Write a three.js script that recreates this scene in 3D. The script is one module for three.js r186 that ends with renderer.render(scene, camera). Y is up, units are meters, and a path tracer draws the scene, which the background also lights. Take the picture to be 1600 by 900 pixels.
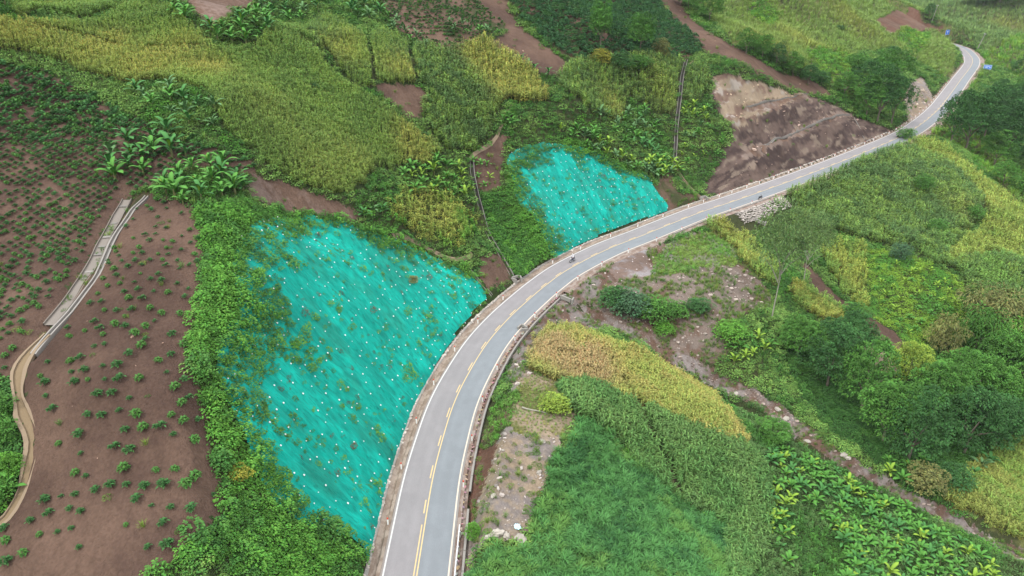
import * as THREE from 'three';
import { mergeGeometries } from 'three/addons/utils/BufferGeometryUtils.js';
import { MarchingCubes } from 'three/addons/objects/MarchingCubes.js';

// ---------- camera, sky, sun, exposure ----------
const scene = new THREE.Scene();
const camera = new THREE.PerspectiveCamera(43.07, 16 / 9, 0.5, 6000);
camera.position.set(0, 59.6, 0);
camera.lookAt(0, 59.6 - Math.sin(26 * Math.PI / 180), -Math.cos(26 * Math.PI / 180));
const renderer = new THREE.WebGLRenderer({ antialias: true });
renderer.setSize(1024, 576);
renderer.toneMapping = THREE.LinearToneMapping;
renderer.toneMappingExposure = 1.72;
renderer.shadowMap.enabled = true;
{ // bright overcast sky: brighter towards the zenith, thin uneven cloud
  const w = 256, h = 128, d = new Float32Array(w * h * 4);
  for (let j = 0; j < h; j++) for (let i = 0; i < w; i++) {
    const el = ((j + 0.5) / h - 0.5) * Math.PI, az = (i + 0.5) / w * 2 * Math.PI, s = Math.max(0, Math.sin(el));
    const c = 1 + 0.05 * Math.sin(az * 2 + 5 * s) * Math.sin(el * 7 + az) + 0.03 * Math.sin(az * 5 - el * 9);
    const L = (0.66 + 0.82 * s) * c, k = (j * w + i) * 4;
    d[k] = L * 0.97; d[k + 1] = L; d[k + 2] = L * 1.05; d[k + 3] = 1;
  }
  const t = new THREE.DataTexture(d, w, h, THREE.RGBAFormat, THREE.FloatType);
  t.mapping = THREE.EquirectangularReflectionMapping; t.magFilter = THREE.LinearFilter; t.needsUpdate = true;
  scene.background = t; scene.environment = t;
}
const sun = new THREE.DirectionalLight(new THREE.Color(1, 0.97, 0.92), 1.4);
scene.fog = new THREE.FogExp2(new THREE.Color().setRGB(0.8, 0.84, 0.9), 0.00006);
sun.position.set(-160, 330, 40); sun.target.position.set(40, 0, -180);
sun.castShadow = true; sun.shadow.radius = 22; sun.shadow.mapSize.set(2048, 2048);
Object.assign(sun.shadow.camera, { left: -350, right: 350, top: 350, bottom: -350, near: 1, far: 1200 });
scene.add(sun, sun.target);

// ---------- numbers and noise ----------
// plan coordinates are (x, f): metres to the right and metres ahead of the camera's foot; the world point is (x, height, -f)
const R = (s) => s[0].trim().split(/\s+/).filter(Boolean).map((t) => t.split(',').map(Number));
const hash = (i, j, k = 0) => { let n = (Math.imul(i, 374761393) + Math.imul(j, 668265263) + Math.imul(k, 2147483629)) | 0; n = Math.imul(n ^ (n >>> 13), 1274126177); n = Math.imul(n ^ (n >>> 15), 2246822519); return ((n ^ (n >>> 16)) >>> 0) / 4294967296; };
const noise = (x, y, k = 0) => { const i = Math.floor(x), j = Math.floor(y), u = x - i, v = y - j, a = u * u * (3 - 2 * u), b = v * v * (3 - 2 * v);
  return (hash(i, j, k) * (1 - a) + hash(i + 1, j, k) * a) * (1 - b) + (hash(i, j + 1, k) * (1 - a) + hash(i + 1, j + 1, k) * a) * b; };
const fbm = (x, y, n = 3, k = 0) => { let s = 0, a = 0.5, t = 0; for (let i = 0; i < n; i++) { s += a * noise(x, y, k + i); t += a; a *= 0.5; x = x * 2.03 + 7.1; y = y * 2.03 + 3.7; } return s / t; };
const rng = (seed) => () => { seed = (seed + 0x6d2b79f5) | 0; let t = Math.imul(seed ^ (seed >>> 15), 1 | seed); t = (t + Math.imul(t ^ (t >>> 7), 61 | t)) ^ t; return ((t ^ (t >>> 14)) >>> 0) / 4294967296; };
const clamp = (x, a, b) => Math.min(b, Math.max(a, x)), mix = (a, b, t) => a + (b - a) * t;
const step01 = (a, b, x) => { const t = clamp((x - a) / (b - a), 0, 1); return t * t * (3 - 2 * t); };
function smooth(pts, per = 1, closed = false) { // Catmull-Rom through plan points, about one sample per `per` metres
  const out = [], n = pts.length, g = (i) => closed ? pts[(i + n) % n] : pts[clamp(i, 0, n - 1)];
  for (let i = 0; i < (closed ? n : n - 1); i++) {
    const [a, b, c, d] = [g(i - 1), g(i), g(i + 1), g(i + 2)], m = Math.max(1, Math.round(Math.hypot(c[0] - b[0], c[1] - b[1]) / per));
    for (let k = 0; k < m; k++) { const t = k / m; out.push([0, 1].map((q) => 0.5 * (2 * b[q] + (c[q] - a[q]) * t + (2 * a[q] - 5 * b[q] + 4 * c[q] - d[q]) * t * t + (3 * b[q] - a[q] - 3 * c[q] + d[q]) * t * t * t))); }
  }
  if (!closed) out.push(pts[n - 1].slice(0, 2));
  return out;
}
// ---------- the road's line ----------
const ROAD = smooth(R`-11.5,-60 -10.6,0 -10.2,30 -10,45 -9.9,58 -9.75,69 -9.2,77 -8.3,85 -6.75,92.5 -4.2,101.6 -1,109.6 2.7,117 6.5,123.8 11.3,131 19.8,140.6 28.2,148.2 36.2,155.6 44.7,163.2 53.3,170 61.5,176.7 80,192.3 105,214.5 127.7,236 143,253.5 160,275.5 175.5,297.7 201,335 231,379 246,407 257.5,438 258,463 249,486 232,503 205,520 170,538`, 1);
const ROADT = ROAD.map((p, i) => { const a = ROAD[Math.max(0, i - 2)], b = ROAD[Math.min(ROAD.length - 1, i + 2)], l = Math.hypot(b[0] - a[0], b[1] - a[1]); return [(b[0] - a[0]) / l, (b[1] - a[1]) / l]; });
// ---------- terrain: a thin-plate surface through surveyed points, cut and filled for the road ----------
const SPOTS = [...R`-41,91.7,29.8 -48.3,91.3,28.6 -36.5,100.2,27.5 -31,100.6,21.5 -24.3,107.9,18 -17.7,116.8,11.5 -12.5,118.7,8 -26.8,112.3,22 -44.2,113.6,37 -66.8,133,43 -81,140.3,46.5 -97.4,148.8,48 -65.2,105.6,34 -77.7,113.1,39 -66,89.9,29.5 -53.2,99.1,32 -58.6,75,23 -48.8,65,21.3 -51.6,63,21 -47.9,59.1,19 -45.3,49.1,13 -49,57.4,18 -49.4,79.6,25 -50.3,88.8,27.3 -38.7,57.1,21.8 -42.6,73.8,26 -38,73.1,26.3 -34.6,70.9,25 -44.2,61.7,21.8 -34,51.8,18.6 -28.3,51.8,18.6 -37.3,45.3,13.8 -28.7,44.3,14.8 -31.4,61.3,22 -28.3,55.6,20 -24.4,46.6,16 -36.4,82,26.5 -43,52.6,16.5 -57,91.4,29 -13.8,140.4,20.5 -25.2,145.7,30.6 -42.6,172.4,43.5 -13.7,158.8,28 -3,173.5,28 7.5,173.8,25 0,158.8,22.5 -8.5,144.6,18 -1.4,152.3,16.5 10,161.1,16.5 20.9,166.4,12.5 32.3,169.2,7 -23.2,128.3,21.5 -35.4,126.3,31.2 -19.8,118.5,16.5 -7.4,133.6,11 -3.6,125.9,7.5 0,123.9,2.5 15,171.6,22.5 33.2,188,14 42.9,183.4,6 49.5,220.1,25 46.6,175.1,1 53.6,196.3,12 12.8,188.3,30 -6.6,198.2,38 8.6,208.6,38.5 26.3,210.5,35 30.9,251.3,40 -16,193.9,41.5 -32.1,196.2,44.3 -60.9,148.8,48 -48.1,166.1,42.8 56.7,277,38 36.3,174.4,7 64.8,216.4,22 92.2,231.6,13.5 111.5,240.5,5.5 124.6,241.7,1 60.1,239.6,29.7 75.2,241.4,25.6 89.1,242.3,17.5 83.4,270.4,28 132.7,317.3,20 92.7,249,22.5 199.3,400.1,16 157,289.2,4.5 225.1,428.7,9.5 126.8,275.7,14 131.1,253.4,1.5 109.1,333.4,33.6 165.8,405.2,28 230.1,484.7,21.8 269.9,520.7,13 189,336.1,4 375.9,706.6,4.5 429.9,656.6,8.4 335.6,501.6,-3 246.7,380.7,-4 325.6,524.1,-10 386.5,622.9,-3.4 349.9,602,-6 433.7,706.6,4.5 193.2,314.5,-3 254.9,371.2,-8 197.8,295.3,-12 172.2,238.7,-18 138.5,228.8,-1 128.1,190.5,-6 129.5,169.4,-14 150.2,202.3,-14 113.3,190,-4 86.1,166.7,-6 79.3,170.2,-4 72.5,184.4,-0.7 91.3,145.6,-13 85.8,154.1,-9 75.8,139.4,-13 68.3,147.1,-9 59.6,157.3,-5.5 46.4,142.9,-2.5 61.5,166.2,-4.5 136.9,217.6,-3 123.6,227.7,-0.7 166,259,-9 31.4,130,-1 44.2,129.4,-3.5 18,123,-0.4 27.9,139.5,-0.3 11.6,117.8,-1.5 18.5,116,-3.4 27.2,111.1,-7.2 35.7,107.1,-11 43.9,103.6,-13.5 54,94.3,-17 64.2,86.5,-20 74.2,80.4,-23 22.3,110.9,-3.2 32.6,116.7,-3.8 37.3,110.3,-8 29.2,109.6,-7.6 19.4,93.1,-2 28.9,90.7,-5 6.9,96.2,0.6 3.4,79.7,2.8 0,68.8,3.2 -2.1,59.7,2 8,73.4,1.5 16.3,72.7,-3 24.9,72.3,-8 33.8,71.8,-13 10.3,57.2,-1 21.8,60,-6 43.5,72.7,-17.5 53.9,75.1,-20 10.2,100.6,0.3 34.1,86.6,-9 3,96.9,0.2 1.3,57,1 10.3,81.1,1.8 68.5,107,-18 54.6,118.4,-13 96.4,123.3,-22 109.1,133.1,-22 79.4,96.3,-22 71,121.7,-15 96.2,136.1,-19 48.9,122.6,-7 110.5,147.1,-17 55.6,104.2,-16 105.5,155.7,-13`,
 ...R`-80,60,30 -95,100,50 -110,140,62 -60,30,12 -20,30,8 -40,18,7 30,30,-6 60,40,-22 90,70,-27 130,100,-28 180,150,-26 250,200,-22 350,300,-14 400,450,-12 450,650,4 -80,220,72 0,280,58 60,320,52 100,340,47 150,400,44 200,490,36 200,620,42 300,830,50 450,780,30 620,700,20 -10,-60,-1 -150,-60,10 200,-60,-30 -200,150,80 -200,400,110 600,300,10 600,100,-5 0,600,90`];
const tps = (() => {
  const n = SPOTS.length, N = n + 3, A = Array.from({ length: N }, () => new Float64Array(N + 1)), U = (q) => q > 0 ? q * Math.log(q) : 0, S = 100;
  SPOTS.forEach(([x, f, h], i) => { SPOTS.forEach(([a, b], j) => { A[i][j] = U(((x - a) / S) ** 2 + ((f - b) / S) ** 2); }); A[i][i] += 0.0015; [1, x / S, f / S].forEach((v, k) => { A[i][n + k] = v; A[n + k][i] = v; }); A[i][N] = h; });
  for (let c = 0; c < N; c++) { let p = c; for (let r = c + 1; r < N; r++) if (Math.abs(A[r][c]) > Math.abs(A[p][c])) p = r; [A[c], A[p]] = [A[p], A[c]];
    for (let r = 0; r < N; r++) if (r !== c && A[r][c]) { const q = A[r][c] / A[c][c]; for (let k = c; k <= N; k++) A[r][k] -= q * A[c][k]; } }
  const w = A.map((r, i) => r[N] / r[i]);
  return (x, f) => { let s = w[n] + w[n + 1] * x / S + w[n + 2] * f / S; for (let i = 0; i < n; i++) { const q = ((x - SPOTS[i][0]) / S) ** 2 + ((f - SPOTS[i][1]) / S) ** 2; if (q > 0) s += w[i] * q * Math.log(q); } return s; };
})();
const G0 = { x: -210, f: -70, s: 2.5, nx: 330, nf: 400 };
const gh = new Float32Array(G0.nx * G0.nf), gd = new Float32Array(G0.nx * G0.nf).fill(99), gs = new Float32Array(G0.nx * G0.nf);
for (let j = 0; j < G0.nf; j++) for (let i = 0; i < G0.nx; i++) gh[j * G0.nx + i] = tps(G0.x + i * G0.s, G0.f + j * G0.s);
ROAD.forEach((p, k) => {
  const t = ROADT[k], ci = Math.round((p[0] - G0.x) / G0.s), cj = Math.round((p[1] - G0.f) / G0.s), n = 22;
  for (let j = Math.max(0, cj - n); j <= Math.min(G0.nf - 1, cj + n); j++) for (let i = Math.max(0, ci - n); i <= Math.min(G0.nx - 1, ci + n); i++) {
    const dx = G0.x + i * G0.s - p[0], df = G0.f + j * G0.s - p[1], d = Math.hypot(dx, df), o = j * G0.nx + i;
    if (d < Math.abs(gd[o])) { const side = dx * t[1] - df * t[0]; const along = dx * t[0] + df * t[1]; gd[o] = Math.sign(side) * (Math.abs(along) < 2 ? Math.abs(side) : d); gs[o] = k + along; }
  }
});
const cub = (a, b, c, d, t) => b + 0.5 * t * (c - a + t * (2 * a - 5 * b + 4 * c - d + t * (3 * (b - c) + d - a)));
function natural(x, f) {
  const u = clamp((x - G0.x) / G0.s, 1, G0.nx - 3.001), v = clamp((f - G0.f) / G0.s, 1, G0.nf - 3.001), i = Math.floor(u), j = Math.floor(v), o = (j - 1) * G0.nx + i - 1, q = [];
  for (let k = 0; k < 4; k++) { const p = o + k * G0.nx; q.push(cub(gh[p], gh[p + 1], gh[p + 2], gh[p + 3], u - i)); }
  return cub(q[0], q[1], q[2], q[3], v - j);
}
function offRoad(x, f) { // [signed distance from the road's centre line (right is +), metres along it]
  const u = (x - G0.x) / G0.s, v = (f - G0.f) / G0.s, i = Math.floor(u), j = Math.floor(v);
  if (i < 0 || j < 0 || i >= G0.nx - 1 || j >= G0.nf - 1) return [99, 0];
  const o = j * G0.nx + i, a = u - i, b = v - j;
  if (gd[o] > 50 || gd[o + 1] > 50 || gd[o + G0.nx] > 50 || gd[o + G0.nx + 1] > 50) return [99, 0];
  return [gd, gs].map((g) => (g[o] * (1 - a) + g[o + 1] * a) * (1 - b) + (g[o + G0.nx] * (1 - a) + g[o + G0.nx + 1] * a) * b);
}
const smin = (a, b, k) => { const h = clamp(0.5 + 0.5 * (b - a) / k, 0, 1); return mix(b, a, h) - k * h * (1 - h); };
const table = (rows, s) => { if (s <= rows[0][0]) return rows[0][1]; for (let i = 1; i < rows.length; i++) if (s < rows[i][0]) return mix(rows[i - 1][1], rows[i][1], (s - rows[i - 1][0]) / (rows[i][0] - rows[i - 1][0])); return rows[rows.length - 1][1]; };
const CHANNELS = []; // [plan line, depth, half width, box]
const channel = (line, depth, w) => { if (!line.length) return; const l = smooth(line, 2), xs = l.map((p) => p[0]), fs = l.map((p) => p[1]); CHANNELS.push([l, depth, w, [Math.min(...xs) - 3 * w, Math.max(...xs) + 3 * w, Math.min(...fs) - 3 * w, Math.max(...fs) + 3 * w]]); };
const toLine = (l, x, f) => { let best = 1e9; for (let i = 1; i < l.length; i++) { const [ax, af] = l[i - 1], bx = l[i][0] - ax, bf = l[i][1] - af, t = clamp(((x - ax) * bx + (f - af) * bf) / (bx * bx + bf * bf), 0, 1); best = Math.min(best, (x - ax - t * bx) ** 2 + (f - af - t * bf) ** 2); } return Math.sqrt(best); };
const STREAM = R`9.7,119.5 13.5,117 17,115 22,111.5 27.4,108 33.5,105.3 38,102.5 43.6,98.5 49,94.4 55.5,91 62,87.5 68,84.5 75,81 88,75`;
channel(STREAM, 1.5, 1.5);
const WIDE_DRAIN = R`-50.7,91.4 -50.5,88 -49.6,82.9 -49,79.1 -48.5,75 -48.2,71.4 -48.1,68.7 -48.1,66.6`; // stepped concrete chute between the two fields
const THIN_DRAIN = R`-48,91.4 -48.7,89.1 -48.6,86.3 -48.4,83 -47.7,78.7 -46.6,74.3 -46.6,71.2 -46.8,68.3 -47.2,66.3 -47.5,64.4 -47.8,62.6`;
const MUD_TRACK = R`-47.8,65.1 -48.5,63 -48.5,60.8 -47.2,58.4 -45.2,55.9 -43.6,53.7 -43.3,52 -43.5,50.1 -44,48.2 -45,47.1`;
const GULLY_DRAIN = R`-8.2,145 -8,142.4 -7.2,139.5 -6.1,136.2 -5,133.1 -3.5,130.6 -1.7,127.6 0,125.1`;
const SHORT_DRAIN = R`-7.5,119.2 -6.3,118.5 -5,118.1 -3.6,117.6`;
const STRAIGHT_DRAIN = R`51.6,223.9 48.5,213.3 45.8,201.9 43.9,193.6 42.7,187.2 41.5,181.1`;
const FOOT_DRAIN = R`41.8,180.9 43,177.8 44.9,175.1 47.1,172.8`;
channel(WIDE_DRAIN, 0.8, 1.3); channel(THIN_DRAIN, 0.6, 0.55); channel(MUD_TRACK, 0.35, 1.0); channel(GULLY_DRAIN, 0.75, 0.8); channel(SHORT_DRAIN, 0.6, 0.6); channel(STRAIGHT_DRAIN, 0.8, 0.9); channel(FOOT_DRAIN, 0.5, 0.6);
const CUT = [[100, 1.4], [140, 1.4], [160, 1.2], [180, 1.1], [187, 0.8], [192, 0.8], [197, 1.0], [255, 0.95], [266, 0.8], [340, 0.95], [356, 0.7], [380, 0.9], [700, 0.9]]; // left-hand cut: slope against metres along
const REACH = [[170, 23], [182, 12], [190, 8], [198, 20], [250, 18], [262, 10], [275, 26], [330, 24], [352, 10], [700, 14]]; // how far up the hillside that cut goes
function H(x, f) {
  let h = natural(x, f);
  const [d, s] = offRoad(x, f), a = Math.abs(d), wild = step01(5, 12, a);
  h += wild * ((fbm(x / 11, f / 11, 3, 5) - 0.5) * 1.5 + (fbm(x / 26, f / 26, 2, 7) - 0.5) * 3.2 * step01(10, 30, a) + (fbm(x / 2.6, f / 2.6, 2, 9) - 0.5) * 0.3);
  for (const [l, depth, w, b] of CHANNELS) if (x > b[0] && x < b[1] && f > b[2] && f < b[3]) { const q = toLine(l, x, f) / w; if (q < 3) h -= depth * Math.exp(-q * q); }
  if (a < 48) {
    const e = Math.max(0, a - 5.25);
    let up;
    if (d < 0) {
      up = e * table(CUT, s);
      const bench = step01(272, 278, s) * (1 - step01(342, 352, s));
      if (bench > 0) { const st = e < 6 ? e * 1.05 : e < 8.4 ? 6.3 + (e - 6) * 0.1 : e < 14.4 ? 6.54 + (e - 8.4) * 1.05 : e < 16.6 ? 12.84 + (e - 14.4) * 0.1 : 13.06 + (e - 16.6) * 1.05; up = mix(up, st, bench); }
      const lim = Math.max(0, e - table(REACH, s)); up += lim * lim * 0.12;
      up += step01(0, 2, e) * ((fbm(x / 5, f / 5, 3, 21) - 0.5) * 1.0 + bench * ((fbm(s / 6, e / 1.1, 3, 27) - 0.5) * 2.2 + Math.abs(fbm(x / 1.8, f / 1.8, 2, 29) - 0.5) * -1.6));
    } else up = Math.max(0, a - 5.7) * 1.25;
    h = smin(h, up, 0.7);
    const down = d < 0 ? 0 : -Math.max(0, a - 6.2) * 0.72;
    h = -smin(-h, -down, 0.5);
    h = mix(-0.5, h, step01(5.0, 5.5, a));
  }
  return h;
}

// ---------- what covers the land: fields drawn as plan outlines, later ones lie over earlier ones ----------
const V = (x, f, up = 0) => new THREE.Vector3(x, H(x, f) + up, -f);
const lin = (r, g, b) => new THREE.Color().setRGB(r, g, b);
const GREEN = { vine: [0.08, 0.225, 0.036], deep: [0.045, 0.13, 0.032], corn: [0.155, 0.262, 0.062], cornDark: [0.078, 0.152, 0.054], yellow: [0.27, 0.3, 0.08], dry: [0.27, 0.21, 0.115], grass: [0.13, 0.25, 0.062], lime: [0.16, 0.3, 0.04], crop: [0.03, 0.085, 0.028], jade: [0.054, 0.145, 0.042] };
const SOIL = { brown: [0.122, 0.077, 0.056], wet: [0.08, 0.05, 0.038], pale: [0.17, 0.12, 0.098], red: [0.125, 0.066, 0.046], grey: [0.21, 0.18, 0.165], tan: [0.26, 0.2, 0.14], litter: [0.045, 0.05, 0.022], olive: [0.12, 0.125, 0.045], under: [0.03, 0.045, 0.016] };
// each: name, ground colours, plant spacing (m), plants [kind, share, scale], tint, blobs of other tint (x, f, radius, strength)
const COVERS = [];
const cover = (name, ground, spec, ...outlines) => { COVERS.push({ name, ground, ...spec, outlines: outlines.map((o) => smooth(o, 1.5, true)) }); };
const G = GREEN, S = SOIL;
cover('scrub', [S.litter, S.under, 5], { label: 'mixed green weeds and creepers covering the slopes between the fields', gap: 0.62, kinds: [['vine', 0.6, 0.7, 1.2], ['grass', 0.4, 0.6, 1]], tint: [G.vine, G.deep, G.grass] });
// far hills
cover('far_grass', [S.olive, S.litter, 12], { label: 'pale green crops on the far hillside above the road', gap: 0.7, rough: 0.6, kinds: [['grass', 1, 0.75, 1.15]], tint: [G.grass, [0.17, 0.26, 0.085], G.corn], blobs: R`107.8,286.3,14.4,0.5 84.9,252.9,8.5,0.6 155.5,354.6,14.7,0.5`, far: [0.15, 0.14, 0.06] },
  R`71.4,309.3 70.5,286 69,259.7 70.1,238.1 77.3,249.9 86.1,248.8 96.8,247 110.7,258.9 138.3,303.3 166.8,336.1 182.3,335.6 191.2,333.8 211.2,359.2 264.6,465.3 260.8,492.6 354.3,698.3 379.9,756.8`);
cover('far_field', [S.olive, S.litter, 12], { label: 'green crop rows on the hillside across the valley beyond the road', gap: 0.9, rough: 0.6, kinds: [['grass', 1, 0.9, 1.5]], tint: [[0.12, 0.22, 0.07], [0.15, 0.25, 0.08], [0.1, 0.19, 0.065]], blobs: R`390.6,603.1,15,0.6 282.9,433.2,4.4,0.5`, far: [0.17, 0.15, 0.07] },
  R`382.6,756.1 342,660.9 264.4,478 266.4,454.7 264,429.9 252.6,390.8 268.9,393.8 290.5,394.9 514.3,738.6`);
cover('slope_grass', [S.olive, S.litter, 8], { label: 'tall grass on the slope right of the far road bend', gap: 1.0, kinds: [['grass', 0.7, 0.8, 1.4], ['vine', 0.3, 0.7, 1.1]], tint: [G.grass, G.lime, G.vine] },
  R`127.4,229.2 139,237.8 143.7,229.6 145.3,209.3 156.3,198.8 185.3,240.5 175.2,257.4 166.8,267.5 173.4,289.5 219.2,351.8 252.6,390.8 267,368.9 396.3,564 284,445.1 249,400.5 214.3,343.2 176,289.5 146.6,252.4`);
cover('bright_slope', [S.olive, S.litter, 8], { label: 'bright green creepers on the hillside above the dark roadside trees', gap: 0.9, kinds: [['vine', 0.7, 0.8, 1.3], ['grass', 0.3, 0.8, 1.2]], tint: [G.vine, G.lime, G.vine] },
  R`108.3,276.9 128.4,292.5 127.1,272.7 116.9,255 105.9,252.2 100.3,254.2`, R`99.6,320.3 110.5,323.1 98.1,291.7 90,294.7`, R`227.9,434.9 230.8,424.6 195.9,363.3 186.4,357.5 183.8,366.3`);
// upper left
cover('corn_upper', [S.under, S.litter, 4], { label: 'large green and yellow corn field on the upper left hillside', gap: 0.36, rough: 0.6, kinds: [['corn', 1, 0.6, 0.85]], tint: [G.corn, [0.165, 0.275, 0.066], [0.125, 0.225, 0.06]],
  blobs: R`-78.6,127.2,4.2,0.8 -69.9,125.4,5.8,0.75 -59.5,122.7,6.3,0.85 -49.6,123.8,3.7,0.95 -55.9,130.4,4.4,0.5 -17.7,135.7,4.3,0.8 -26.3,121.8,5.5,0.35 -82.9,128.3,3.2,0.7 -39.2,118.5,6.2,0.25 -68,130.7,3.3,0.5 -19.6,138.2,3.7,0.5 -30.2,111.2,5,0.35 -81.8,122.3,4.1,0.6` },
  R`-88.5,124.8 -84.4,127.4 -79.9,132 -74.9,134.3 -71.8,140.3 -71.3,148.6 -65.6,146.4 -57.2,137.6 -50.7,132.3 -46.7,139.1 -46,144.8 -43.5,155.9 -37.6,148.8 -33.8,142 -29.8,142.6 -24.9,141.7 -18.8,140.3 -13.9,141 -16.1,135.7 -22.9,126.5 -25.2,115.9 -27.2,109.6 -31.3,106.9 -34.4,105.5 -37.9,105.8 -43,107.3 -45.6,113.4 -49.1,115.3 -53.8,117.9 -60,117.4 -68.5,119.9 -74.2,121.8 -78.7,121.4 -84.4,116.9`,
  R`-83.8,131.7 -82.8,137.6 -75.4,138.3 -73.2,150 -82,165.7 -96,159.9 -95,148.6`);
cover('corn_strips', [S.under, S.litter, 4], { label: 'corn field in two strips left of the bare brown patch on the hill', gap: 0.37, kinds: [['corn', 1, 0.62, 0.9]], tint: [G.corn, G.cornDark, G.corn], blobs: R`-34.1,152.5,4.5,0.6 -34.3,160.6,3.4,0.3 -21.5,157.6,5.4,0.6 -25,154.7,3.3,0.3` },
  R`-41.3,156.7 -41.2,170.6 -35.4,167.1 -31,162.1 -28.7,155.6 -26.9,147.6 -30.2,143.6 -34.3,146.7`, R`-30.3,164.1 -28.5,172.3 -22.9,170.3 -19.7,154.9 -26.5,148.3 -27.9,154.5`);
cover('corn_knob', [S.under, S.litter, 4], { label: 'corn field with golden top on the knob above the second netted slope', gap: 0.46, kinds: [['corn', 1, 0.85, 1.2]], tint: [G.cornDark, G.corn, G.cornDark], blobs: R`0,178.9,7.6,1 -4.6,181.1,6.1,0.9 4.5,173.8,6.7,1 0,169.3,5.9,0.7 -8.3,177.5,4.5,0.6` },
  R`-21.8,170.5 -17.6,174 -9.9,181.8 -5.9,185.8 0,183.4 4.6,179.5 8.4,172.6 6.6,169.1 0,166.6 -3.9,159.2 -4.7,154.4 -8.5,146.7 -11,143.1 -13.7,142.4 -17.4,145.9 -17.4,151.5 -18.3,156`);
cover('field_soil_upper', [S.brown, S.wet, 6], { bare: true }, R`-83.9,112.5 -79.2,116.6 -73.7,118.3 -64,113.7 -53.4,106.6 -45.5,102.5 -41.6,102.3 -37.2,103.6 -36.6,101.9 -43.5,96.2 -47.8,93.6 -50.6,92.6 -51.6,91.9 -50.9,86.1 -50,79.7 -49.2,74.2 -48.7,69.5 -48.5,65.7 -48.9,61.7 -50.1,59.7 -54.2,58.5`);
cover('bare_path', [S.brown, S.pale, 4], { bare: true }, R`-37.4,100.8 -34.2,104.2 -27.9,108.1 -24.4,110.4 -25.5,106.9 -31.2,101.7 -35.6,96.5 -37.2,98.2`);
cover('bare_patch', [S.brown, S.wet, 5], { bare: true }, R`-26.6,147.1 -18.4,155.3 -17.5,150.6 -18.9,143.9 -21.9,143.9 -25.3,145`);
cover('bare_top', [S.brown, S.pale, 8], { bare: true }, R`-73.3,167.9 -58.6,178.5 -53.9,155 -53.8,140.5 -59.2,143.7`);
cover('crop_plot', [S.brown, S.litter, 5], { bare: true }, R`-32.7,205.7 -12.5,220.5 -2.3,201.3 -6,189.3 -14.1,176.6 -23.3,175.8 -28.4,182.5`);
cover('bare_strip', [S.brown, S.wet, 8], { bare: true }, R`-13.9,219.4 -2.8,228.2 0.3,208.2 8.1,194.1 14.1,188.4 10.5,180.8 5.9,181 -1.6,185.4 -5.6,186.8 -1.7,200.8`);
cover('coffee_soil', [S.brown, S.under, 5], { bare: true }, R`0,231.5 49.5,283.9 51.7,266.9 57.7,237.2 57.8,231.8 37.5,210.9 27.3,201.3 16.4,193.2 11.7,192.6 8.3,197.5 2.6,209.8`);
cover('bare_band', [S.brown, S.wet, 9], { bare: true }, R`48.7,283.3 61.3,295.1 60.6,272.9 64.2,246.7 74.5,237 91.4,243.2 105.2,243.2 93.8,235 73.5,226.7 61.5,229.1 57.2,237.1 52.6,266.6`);
cover('corn_valley', [S.under, S.litter, 4], { label: 'small green corn field beside the straight concrete drain', gap: 0.52, kinds: [['corn', 1, 0.85, 1.15]], tint: [G.corn, G.cornDark, G.corn], blobs: R`25.9,185.7,4.1,0.6 40.9,201.3,6.1,0.35` },
  R`17.2,192.9 27.4,201.7 48.2,220.3 47.8,213.5 43.5,197.3 40.2,195.2 33.8,194.2 30.6,194.5 27,183 19.2,175.4 12.1,175.6 11.1,180.9`, R`51.1,217.3 56.9,218 56.7,213.2 52,205.1 47.6,203`);
cover('bush_belt', [S.litter, S.under, 5], { label: 'dense bright green creepers along the crest of the large netted slope', gap: 0.5, kinds: [['vine', 0.75, 0.7, 1.25], ['bushy', 0.25, 0.7, 1.5]], tint: [G.vine, G.deep, G.vine, G.vine] },
  R`-39.8,86.7 -37.7,89.6 -34,96.4 -29.1,104.1 -23.9,108.5 -18.9,114 -11.3,118.1 -7.2,119.5 -5.5,118 -4.8,116.6 -7.1,110.5 -11,97.8 -13.2,85.9 -14.2,73.4 -14.8,64.3 -14,54.6 -15,50.2 -31.9,39.3 -28.5,41.6 -26.5,44 -25.3,48.7 -27,52.5 -29,56.7 -31.3,60.9 -33.4,69.8 -36.1,78.4`);
cover('valley_corn', [S.under, S.litter, 4], { label: 'patchy yellowing corn below the banana plants in the small gully', gap: 0.52, kinds: [['corn', 0.8, 0.7, 1.1], ['vine', 0.2, 0.6, 0.9]], tint: [G.corn, G.yellow, G.vine], blobs: R`-12.9,125.3,3.5,0.7 -17.1,123,2.3,0.5` }, R`-20.7,119 -17.6,127.7 -12.1,131.5 -6.8,133.6 -6.6,130.1 -9.1,122 -13.4,120.2 -17.7,117.8 -20.2,116.2`);
cover('gully_vines', [S.litter, S.under, 5], { label: 'dark green creepers left of the second netted slope', gap: 0.5, kinds: [['vine', 1, 0.8, 1.3]], tint: [G.vine, G.deep, G.vine] },
  R`-6.2,139.7 -1.3,144.4 0,152 8.6,161.3 19.4,167.3 32.3,169.5 36.5,164.7 36.7,163.2 22.8,151.9 8.6,136.1 3.8,129.8 0.7,125.8 -2.5,129.1 -4.4,133.3`);
cover('gully_soil', [S.brown, S.wet, 4], { bare: true, weeds: 0.1 }, R`-8.1,145.9 -4.8,152.9 -1.1,156 -2.1,148.6 -3.1,142.7 -6.2,140.2`, R`-5,124.4 -2.9,128 -0.5,124.6 -2.6,120.6 -4.2,117.8 -6,119.1`);
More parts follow.
